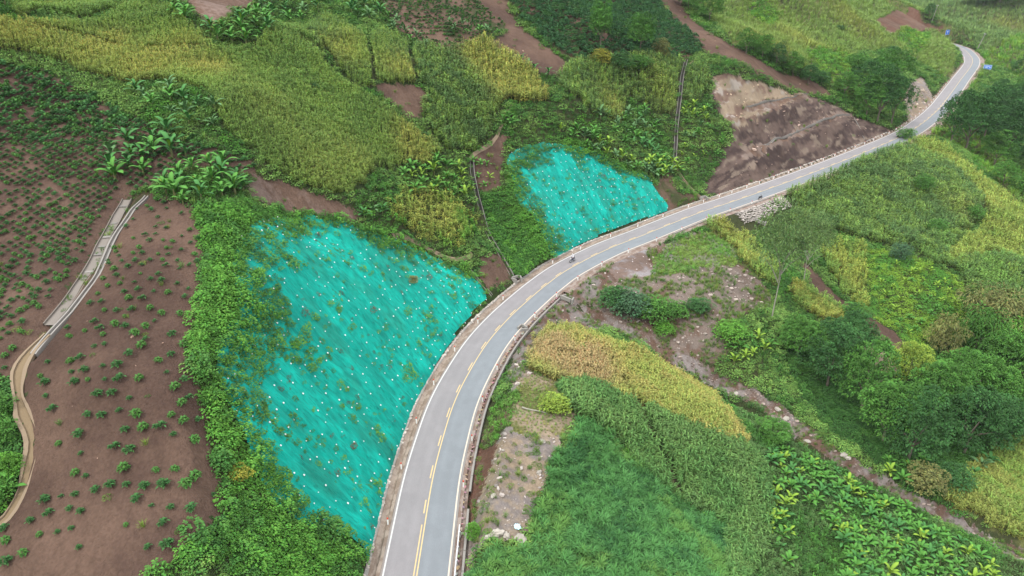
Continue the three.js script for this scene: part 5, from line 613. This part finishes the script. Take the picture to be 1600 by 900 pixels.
wood('Lm Lm Ld Lm Ld Sd Bm Sm Bd Bm Bd Bd Bm Bm Sd', R`72.9,236.5,3,6 79.1,239.5,3.4,6.5 85.1,243.1,3.3,6.2 91,243.1,3.5,5.8 95.6,240.9,3.3,5.4 102,245.9,2.5,3.8 112.2,250.4,3.9,6.5 127.3,277.9,3.8,5.7 120.6,254.9,5.3,12 118,243.8,4.7,10.7 122.1,243.7,5.6,15.4 128.4,246.4,5.2,13.9 135,271.1,5.1,10.7 147.6,285.7,4.9,10.8 164.9,328.2,2.5,3.9`, 'in the gully above the road', 'trees in the gully above the road cutting');
wood('Tm Sg Sd Tm Sm So Lm Lm', R`23.6,203.3,2.9,9.6 23.2,198.3,2.4,3.7 28.7,201.1,3.1,3.8 35.9,212.8,3.6,7.9 33.9,204.4,3.1,3.5 42.8,217.1,2.2,5.5 61.4,271.5,4.9,6.3 67.5,264.5,4.4,7.5`, 'beside the dark coffee plot', 'trees beside the coffee plot');
wood('Bd Bd Bm Bd', R`263.3,488.9,3.2,8.1 395.4,664.5,14.2,9.8 404.6,648.2,14.9,11.7 425.3,648.7,13.8,10.6`, 'on the far hillside at the top right', 'trees on the far hillside');
wood('Sd Su Sm Sb Sm Sd Sb', R`18.8,118.8,2.6,4 21.5,117.2,3,4.7 25.8,116.7,2.8,4.4 27.2,114.6,1.6,2.3 29.8,117.6,1.9,3 34.2,118.3,2.1,2.3 39.2,114.3,2.5,2.8`, 'on the rubble field right of the bend', 'shrubs on the rubble field');
wood('Sm Sm Sb Sm', R`-48.4,56.3,1.4,2.7 -46.6,54.3,1.3,2.4 -44.9,51.6,1.1,2.1 -45.1,50,1.4,2`, 'left of the muddy channel', 'shrubs at the left edge');
const alone = (name, spot, shape, tone, label, cat, bark) => tree(name, spot[0], shape, tone, label, cat, null, bark);
alone('tree', R`49.8,123.3,5.7,18.2`, 'feather', 'pale', 'tall thin feathery tree with pale trunks right of the rubble field', 'tree', M.palebark);
alone('tree', R`62.7,141.5,4.7,12.7`, 'feather', 'pale', 'lower feathery tree leaning over the top of the brown track', 'tree', M.palebark);
alone('tree', R`111.1,189.6,2.3,4.5`, 'tall', 'mid', 'small lone tree standing in the corn on the spur', 'tree');
alone('shrub', R`-36,135,0.9,1.4`, 'shrub', 'dark', 'small dark shrub alone in the large upper corn field', 'shrub');
alone('shrub', R`-4.2,59.9,0.8,1.7`, 'shrub', 'bright', 'bright green bush on the red earth beside the near road ditch', 'shrub');
alone('shrub', R`-25.3,53,1,1.3`, 'shrub', 'gold', 'round yellowish bush at the left edge of the large netting', 'shrub');
alone('shrub', R`40.8,92.3,2.8,4.2`, 'lumpy', 'mid', 'large green bush beside the stream at the tip of the dry corn', 'shrub');
alone('shrub', R`5.8,80.2,1.9,2`, 'shrub', 'light', 'low lime green mound on the dry olive grass', 'shrub');
alone('shrub', R`10.8,97.6,1,1.6`, 'shrub', 'bright', 'small bright green bush inside the dry brown corn', 'shrub');
alone('shrub', R`126.9,232.4,2.7,3.7`, 'shrub', 'mid', 'green bush on the right road edge below the far road', 'shrub');
alone('shrub', R`142.1,333.3,1.9,2.2`, 'shrub', 'dark', 'small lone bush on the pale hillside above the road', 'shrub');
alone('shrub', R`122.2,182.1,2,3.4`, 'shrub', 'mid', 'green bush at the bend of the terrace below the corn spur', 'shrub');
alone('shrub', R`107.9,173.3,2.3,3.3`, 'shrub', 'mid', 'round bush at the lower edge of the corn spur', 'shrub');
alone('shrub', R`91.3,157.7,2.1,3.9`, 'shrub', 'blue', 'dark bushy shrub at the top corner of the young banana plot', 'shrub');
alone('shrub', R`-16.1,106.7,0.9,1`, 'shrub', 'olive', 'small brownish shrub growing through the large netting', 'shrub');

// ---------- roadside things ----------
{ // marker posts: white with a red head
  const shaft = new THREE.BoxGeometry(0.15, 0.78, 0.15), head = new THREE.BoxGeometry(0.153, 0.18, 0.153), cap = new THREE.ConeGeometry(0.108, 0.06, 4);
  const post = (s, off, label, group) => { const p = beside(s, off, -0.06), [, , tx, tf] = at(s), t = thing('marker_post', label, 'marker post', p, Math.atan2(-tf, tx), group); part('shaft', shaft, M.white, t).position.y = 0.39; part('red_band', head, M.red, t).position.y = 0.78 + 0.09; const c = part('cap', cap, M.white, t); c.position.y = 0.9; c.rotation.y = Math.PI / 4; t.rotation.z = (hash(Math.round(s), 4) - 0.5) * 0.08; };
  const left = [], right = []; for (let s = 103; s < 245; s += 9.3) left.push(s); for (let s = 248; s < 470; s += 6.4) left.push(s); for (let s = 128; s < 262; s += 9.2) right.push(s);
  left.forEach((s, i) => { if (s > 176 && s < 192 && i % 2) return; post(s, -4.02, (s < 245 ? ord(i) + ' white roadside post from the near end along the netted slopes' : ord(i - left.findIndex((q) => q > 245)) + ' white post from the left along the brown cutting and far road'), s < 245 ? 'posts on the left road edge beside the nets' : 'posts on the left road edge beside the cutting'); });
  right.forEach((s, i) => post(s, s < 186 ? 3.98 : 4.15, ord(i) + ' white post from the near end on the right road edge', 'posts on the right road edge'));
}
{ // guard rail at the near right edge
  const t = thing('guard_rail', 'white steel guard rail on the right road edge in front', 'guard rail', new THREE.Vector3());
  part('rail', ribbon(84, 121, [[4.06, 0.62], [4.0, 0.55], [4.06, 0.48], [4.0, 0.41], [4.06, 0.34], [4.12, 0.34], [4.08, 0.41], [4.14, 0.48], [4.08, 0.55], [4.12, 0.62], [4.06, 0.62]], 2), paint([0.68, 0.69, 0.7], { roughness: 0.5 }), t);
  const g = new THREE.CylinderGeometry(0.06, 0.06, 1.0, 8); for (let s = 86; s < 121; s += 2) part('post', g, M.steel, t).position.copy(beside(s, 4.2, 0.15));
}
{ // stone retaining wall below the road, and the culvert heads
  const r = rng(15), t = thing('retaining_wall', 'grey stone retaining wall below the road at the culvert', 'retaining wall', new THREE.Vector3()), prof = []; for (let a = 5.95; a <= 8.8; a += 0.55) prof.push([a, -0.15 - Math.max(0, a - 6.2) * 0.72 + 0.12]); prof.push([8.95, -4.5]); prof.unshift([5.9, -0.5]);
  part('backing', ribbon(247, 268, prof, 1), paint([0.27, 0.25, 0.23], { bumpMap: clods, bumpScale: 0.05 }), t); const items = [[], [], [], []]; for (let s = 247.3; s < 267.8; s += 0.44) for (let a0 = 6.1; a0 < 8.7; a0 += 0.42) { const a = a0 + (r() - 0.5) * 0.35, z = 0.2 + r() * 0.16, k = 0.65 + r() * 0.5; items[Math.floor(r() * 4)].push([beside(s + r() * 0.4, a, 0.17 - Math.max(0, a - 6.2) * 0.7), r() * 6, 0.6 * r(), new THREE.Vector3(z * 1.2, z * 0.6, z), [k, k * 0.97, k * 0.95]]); }
  items.forEach((it, k) => { const m = instanced('stone', stones[k], M.stone, it, t); m.userData.kind = 'stuff'; });
  const culvert = (label, p, turn, w) => { const c = thing('culvert_head', label, 'culvert', p, turn); const b = (name, x, y, z, sx, sy, sz, m) => { const q = part(name, new THREE.BoxGeometry(sx, sy, sz), m, c); q.position.set(x, y, z); return q; }; b('head_wall', 0, 0.25, 0, w, 0.7, 0.3, M.concrete); b('shade_panel', 0, -0.15, 0.16, w * 0.45, 0.7, 0.06, M.dark); b('wing_wall', -w / 2, 0, 0.55, 0.25, 0.9, 1.2, M.concrete).rotation.y = 0.4; b('wing_wall', w / 2, 0, 0.55, 0.25, 0.9, 1.2, M.concrete).rotation.y = -0.4; };  // dark panel on the head wall paints the shade of a pipe mouth
  const [a] = R`9.7,116.9`, [b] = R`57.8,161.8`, [c] = R`0.7,125.2`, [d] = R`47.4,172.6`, [e] = R`2.1,106.8`;
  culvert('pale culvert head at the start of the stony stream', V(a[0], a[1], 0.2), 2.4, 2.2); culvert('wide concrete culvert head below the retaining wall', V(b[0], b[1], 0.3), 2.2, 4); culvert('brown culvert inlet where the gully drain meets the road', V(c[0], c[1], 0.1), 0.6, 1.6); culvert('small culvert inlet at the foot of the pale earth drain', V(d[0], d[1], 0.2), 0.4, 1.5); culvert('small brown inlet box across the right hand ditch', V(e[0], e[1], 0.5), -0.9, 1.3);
}
{ // blue boards and poles by the far road
  const board = (label, p, turn, w, h, foot, draw) => { const t = thing('road_sign', label, 'road sign', p, turn); const cv = document.createElement('canvas'); cv.width = 256; cv.height = Math.round(256 * h / w); const x = cv.getContext('2d'); x.fillStyle = '#1466c8'; x.fillRect(0, 0, 256, cv.height); x.strokeStyle = '#e8eef6'; x.lineWidth = 8; x.strokeRect(10, 10, 236, cv.height - 20); x.fillStyle = x.strokeStyle; draw(x, 256, cv.height); const tex = new THREE.CanvasTexture(cv); tex.colorSpace = THREE.SRGBColorSpace;
    const face = new THREE.MeshPhysicalMaterial({ map: tex, roughness: 0.5 }); part('board', new THREE.BoxGeometry(w, h, 0.08), [M.steel, M.steel, M.steel, M.steel, face, paint([0.03, 0.16, 0.5])], t).position.y = foot + h / 2; for (const q of [-0.35, 0.35]) part('post', new THREE.CylinderGeometry(0.07, 0.07, foot + h, 8), M.steel, t).position.set(q * w, (foot + h) / 2, -0.1); };
  const arrow = (x, w, h) => { x.fillRect(w * 0.46, h * 0.4, w * 0.08, h * 0.42); x.beginPath(); x.moveTo(w * 0.5, h * 0.16); x.lineTo(w * 0.68, h * 0.45); x.lineTo(w * 0.32, h * 0.45); x.fill(); };
  const [p] = R`264.4,466.2`, [q] = R`228,360.8`;
  board('square blue road sign above the far end of the road', V(p[0], p[1], -0.2), 0.25, 2.8, 2.8, 2.2, arrow);
  board('wide blue road sign beside the far bend of the road', V(q[0], q[1], -0.2), -0.35, 3.4, 2.0, 1.6, (x, w, h) => { x.fillRect(w * 0.16, h * 0.28, w * 0.5, h * 0.1); x.fillRect(w * 0.16, h * 0.6, w * 0.38, h * 0.1); x.beginPath(); x.moveTo(w * 0.88, h * 0.5); x.lineTo(w * 0.72, h * 0.3); x.lineTo(w * 0.72, h * 0.7); x.fill(); });
  const pole = (label, s, high, lean) => { const t = thing('utility_pole', label, 'utility pole', V(s[0], s[1], -0.3)); part('shaft', new THREE.CylinderGeometry(0.13, 0.22, high, 10), M.concrete, t).position.y = high / 2; part('cross_arm', new THREE.BoxGeometry(1.6, 0.12, 0.12), M.steel, t).position.y = high - 0.5; part('insulator', new THREE.CylinderGeometry(0.05, 0.05, 0.25, 6), M.white, t).position.set(-0.6, high - 0.35, 0); part('insulator', new THREE.CylinderGeometry(0.05, 0.05, 0.25, 6), M.white, t).position.set(0.6, high - 0.35, 0); t.rotation.z = lean; };
  pole('pale leaning utility pole beside the red soil at the top', R`264.1,486`[0], 10, -0.12); pole('pale leaning utility pole beyond the far road bend', R`260.2,425.6`[0], 9.5, -0.25);
}
{ // boulders, a pale bag and a log on the rubble bank
  const rock = (spot, label, k, sx = 1.2, sy = 0.8) => { const [x, f, r] = spot, t = thing('boulder', label, 'boulder', V(x, f, r * sy * 0.35), k * 1.7); part('rock', stoneGeo(k * 19 + 5, 2), paint([0.36, 0.325, 0.275], { vertexColors: true, bumpMap: clods, bumpScale: 0.04 }), t).scale.set(r * sx, r * sy, r); };
  const b = R`0.9,58,0.7 -1.6,58.3,0.5 -0.6,58.3,0.4 -2.4,57.7,0.4 3.8,73.1,0.3 5.3,70.7,0.3 5.8,70.5,0.2 3.2,68.2,0.3 5.4,66.9,0.2 -2.1,63.6,0.3 -1.1,70.4,0.2 3,61,0.2`;
  ['largest pale boulder beside the blue bag on the rubble bank', 'pale boulder left of the blue bag', 'upright pale boulder just left of the blue bag', 'leftmost pale boulder of the row above the front bushes', 'lone pale boulder on the grey patch of the rubble bank', 'pale boulder at the edge of the tall grass', 'dark pitted boulder touching the tall grass', 'small pale boulder on the inner side of the rubble bank', 'small pale boulder half hidden by the tall grass', 'small pale boulder above the red bank', 'small boulder near the top of the red bank', 'small pale boulder right of the blue bag'].forEach((l, i) => rock(b[i], l, i + 1, 1.1 + hash(i, 2) * 0.4, 0.7 + hash(i, 3) * 0.4));
  const s = R`45.3,102.8,0.5 46.1,100.7,0.5 48.5,96.6,0.4 53.6,94.2,0.6 54,93.7,0.5 33.5,107.2,0.4 29.1,108.6,0.4 38.7,105.3,0.4 57,88.2,0.5 72.3,82.3,0.5`;
  s.forEach((q, i) => rock(q, ord(i) + ' pale boulder from the left in the stony stream bed', 40 + i, 1.3, 0.6)); 
  const [x, f] = R`0.6,59.9`[0], t = thing('plastic_bag', 'pale blue plastic bag lying between the boulders', 'bag', V(x, f, 0.15), 0.6), g = stoneGeo(91, 3), p = g.attributes.position; for (let i = 0; i < p.count; i++) { const n = 0.8 + 0.45 * noise(p.getX(i) * 3 + 9, p.getY(i) * 3 + p.getZ(i) * 2 + 9, 5); p.setXYZ(i, p.getX(i) * n, p.getY(i) * n, p.getZ(i) * n); } g.computeVertexNormals(); part('sheet', g, paint([0.5, 0.68, 0.74], { roughness: 0.4 }), t).scale.set(0.3, 0.28, 0.45); const k = part('knot', new THREE.ConeGeometry(0.1, 0.3, 7), paint([0.55, 0.7, 0.76]), t); k.position.set(0.08, 0.24, 0.08); k.rotation.z = 0.6;
  const [a, e] = R`1.3,79.4 4.7,78.9`, l = thing('log', 'thin pale log lying across the dry olive grass', 'log', V(a[0], a[1], 0.1)), m = new Mesher(), pts = []; for (let i = 0; i <= 5; i++) { const u = i / 5; pts.push(V(mix(a[0], e[0], u), mix(a[1], e[1], u), 0.14).sub(l.position).add(new THREE.Vector3(0, 0, (hash(i, 7) - 0.5) * 0.12))); } m.tube(pts, [0.13, 0.12, 0.1, 0.09, 0.07, 0.04], 7, [1, 1, 1]); part('trunk', m.done(true), M.palebark, l);
}
// ---------- motorbikes, and the rider ----------
function motorbike(label, p, turn, lean, colour) { // front towards +x
  const t = thing('motorbike', label, 'motorbike', p, turn), body = paint(colour, { roughness: 0.35, clearcoat: 0.5 }), tyre = new THREE.TorusGeometry(0.265, 0.055, 8, 22), rim = new THREE.CylinderGeometry(0.2, 0.2, 0.03, 16), T = (pts, rad, m, name) => { const q = new Mesher(); q.tube(pts.map((a) => new THREE.Vector3(...a)), rad, 7, [1, 1, 1]); return part(name, q.done(true), m, t); };
  for (const x of [0.62, -0.62]) { const w = new THREE.Group(); w.name = 'wheel'; w.position.set(x, 0.32, 0); t.add(w); part('tyre', tyre, M.rubber, w); part('rim', rim, M.steel, w).rotation.x = Math.PI / 2; }
  T([[0.62, 0.32, 0.08], [0.5, 0.7, 0.06], [0.42, 1.0, 0.03]], [0.03, 0.03, 0.035], M.steel, 'fork'); T([[0.62, 0.32, -0.08], [0.5, 0.7, -0.06], [0.42, 1.0, -0.03]], [0.03, 0.03, 0.035], M.steel, 'fork');
  T([[0.36, 1.05, -0.34], [0.42, 1.02, -0.1], [0.42, 1.02, 0.1], [0.36, 1.05, 0.34]], [0.022, 0.022, 0.022, 0.022], M.rubber, 'handlebar');
  T([[0.46, 0.98, 0], [0.36, 0.72, 0], [0.12, 0.5, 0], [-0.2, 0.55, 0], [-0.55, 0.72, 0]], [0.1, 0.13, 0.12, 0.13, 0.08], body, 'body'); T([[0.1, 0.32, 0], [-0.15, 0.34, 0]], [0.13, 0.14], M.steel, 'engine');
  T([[0.08, 0.76, 0], [-0.2, 0.78, 0], [-0.7, 0.84, 0]], [0.08, 0.13, 0.09], M.rubber, 'seat'); T([[-0.05, 0.28, 0.14], [-0.6, 0.34, 0.16], [-0.85, 0.42, 0.17]], [0.03, 0.05, 0.05], M.steel, 'exhaust'); T([[0.62, 0.6, 0], [0.86, 0.45, 0]], [0.08, 0.05], body, 'mudguard'); T([[-0.55, 0.66, 0], [-0.92, 0.55, 0]], [0.08, 0.05], body, 'mudguard');
  const h = part('headlight', new THREE.SphereGeometry(0.09, 12, 8), M.white, t); h.position.set(0.55, 0.95, 0); t.rotation.z = 0; t.rotation.x = lean; return t;
}
const bikeAt = R`12.1,134.1`[0], bikeRoad = offRoad(bikeAt[0], bikeAt[1]), [, , btx, btf] = at(bikeRoad[1]), bikeP = new THREE.Vector3(bikeAt[0], 0.04, -bikeAt[1]), bikeTurn = Math.atan2(-(-btf) * -1, -btx);
motorbike('dark motorbike ridden towards the viewer in the left lane', bikeP, Math.atan2(btf * -1, -btx), 0, [0.03, 0.035, 0.08]);
{ const [q] = R`61.6,172.6`; motorbike('dark motorbike parked at the right road edge above the retaining wall', new THREE.Vector3(q[0], -0.05, -q[1]), 0.7, 0.12, [0.02, 0.02, 0.03]); }
{ // rider: one continuous body from joined tapered capsules
  const J = (a) => new THREE.Vector3(...a), bones = []; const bone = (a, b, r, s, c) => bones.push([J(a), J(b), r, s, c]);
  const shirt = [0.72, 0.72, 0.76], trousers = [0.05, 0.06, 0.1], skin = [0.42, 0.26, 0.18], shoe = [0.04, 0.035, 0.03];
  bone([-0.22, 0.95, 0], [-0.16, 1.2, 0], 0.15, 0.145, shirt); bone([-0.16, 1.2, 0], [-0.08, 1.38, 0], 0.15, 0.12, shirt); bone([-0.08, 1.38, -0.15], [-0.08, 1.38, 0.15], 0.075, 0.075, shirt); bone([-0.07, 1.4, 0], [-0.02, 1.52, 0], 0.058, 0.055, skin); bone([-0.02, 1.58, 0], [0.02, 1.66, 0], 0.1, 0.098, skin); bone([0.08, 1.6, 0], [0.11, 1.585, 0], 0.025, 0.018, skin);
  for (const k of [-1, 1]) { bone([-0.08, 1.38, 0.17 * k], [0.06, 1.13, 0.27 * k], 0.06, 0.046, shirt); bone([0.06, 1.13, 0.27 * k], [0.3, 1.07, 0.3 * k], 0.044, 0.032, skin); bone([-0.22, 0.92, 0.09 * k], [0.2, 0.84, 0.19 * k], 0.1, 0.07, trousers); bone([0.2, 0.84, 0.19 * k], [0.08, 0.42, 0.2 * k], 0.066, 0.045, trousers); bone([0.05, 0.36, 0.2 * k], [0.24, 0.34, 0.21 * k], 0.045, 0.04, shoe); bone([0.3, 1.07, 0.3 * k], [0.36, 1.065, 0.3 * k], 0.036, 0.03, skin); for (let q = 0; q < 4; q++) bone([0.36, 1.075, (0.27 + q * 0.02) * k], [0.41, 1.04, (0.27 + q * 0.02) * k], 0.011, 0.009, skin); bone([0.33, 1.06, 0.27 * k], [0.37, 1.03, 0.255 * k], 0.011, 0.009, skin); }
  const dist = (p) => { let d = 1e3, best = 1e3, c = shirt; for (const [a, b, r, s, col] of bones) { const ab = b.clone().sub(a), t = clamp(p.clone().sub(a).dot(ab) / ab.lengthSq(), 0, 1), q = p.distanceTo(a.clone().addScaledVector(ab, t)) - mix(r, s, t); if (q < best) { best = q; c = col; } d = smin(d, q, 0.035); } return [d, c]; };
  const N = 62, size = 0.8, mc = new MarchingCubes(N, new THREE.MeshBasicMaterial(), false, false, 60000); mc.isolation = 0; const o = new THREE.Vector3(0.05, 1.0, 0);
  for (let z = 0; z < N; z++) for (let y = 0; y < N; y++) for (let x = 0; x < N; x++) mc.field[x + y * N + z * N * N] = -dist(new THREE.Vector3((x - N / 2) / (N / 2) * size + o.x, (y - N / 2) / (N / 2) * size + o.y, (z - N / 2) / (N / 2) * size + o.z))[0];
  mc.update(); const n = mc.count, pos = mc.positionArray.slice(0, n * 3), nor = mc.normalArray.slice(0, n * 3), col = new Float32Array(n * 3); for (let i = 0; i < n; i++) { pos[i * 3] = pos[i * 3] * size + o.x; pos[i * 3 + 1] = pos[i * 3 + 1] * size + o.y; pos[i * 3 + 2] = pos[i * 3 + 2] * size + o.z; col.set(dist(new THREE.Vector3(pos[i * 3], pos[i * 3 + 1], pos[i * 3 + 2]))[1], i * 3); }
  const g = new THREE.BufferGeometry(); g.setAttribute('position', new THREE.BufferAttribute(pos, 3)); g.setAttribute('normal', new THREE.BufferAttribute(nor, 3)); g.setAttribute('color', new THREE.BufferAttribute(col, 3));
  const t = thing('person', 'person in a white shirt riding the motorbike down the left lane', 'person', bikeP, Math.atan2(btf * -1, -btx)); part('body', g, new THREE.MeshPhysicalMaterial({ vertexColors: true, roughness: 0.8 }), t);
  const h = part('helmet', new THREE.SphereGeometry(0.128, 20, 12, 0, 6.2832, 0, 1.75), paint([0.75, 0.76, 0.78], { roughness: 0.3, clearcoat: 0.6 }), t); h.position.set(0.0, 1.66, 0); h.rotation.z = 0.15;
}
renderer.render(scene, camera);
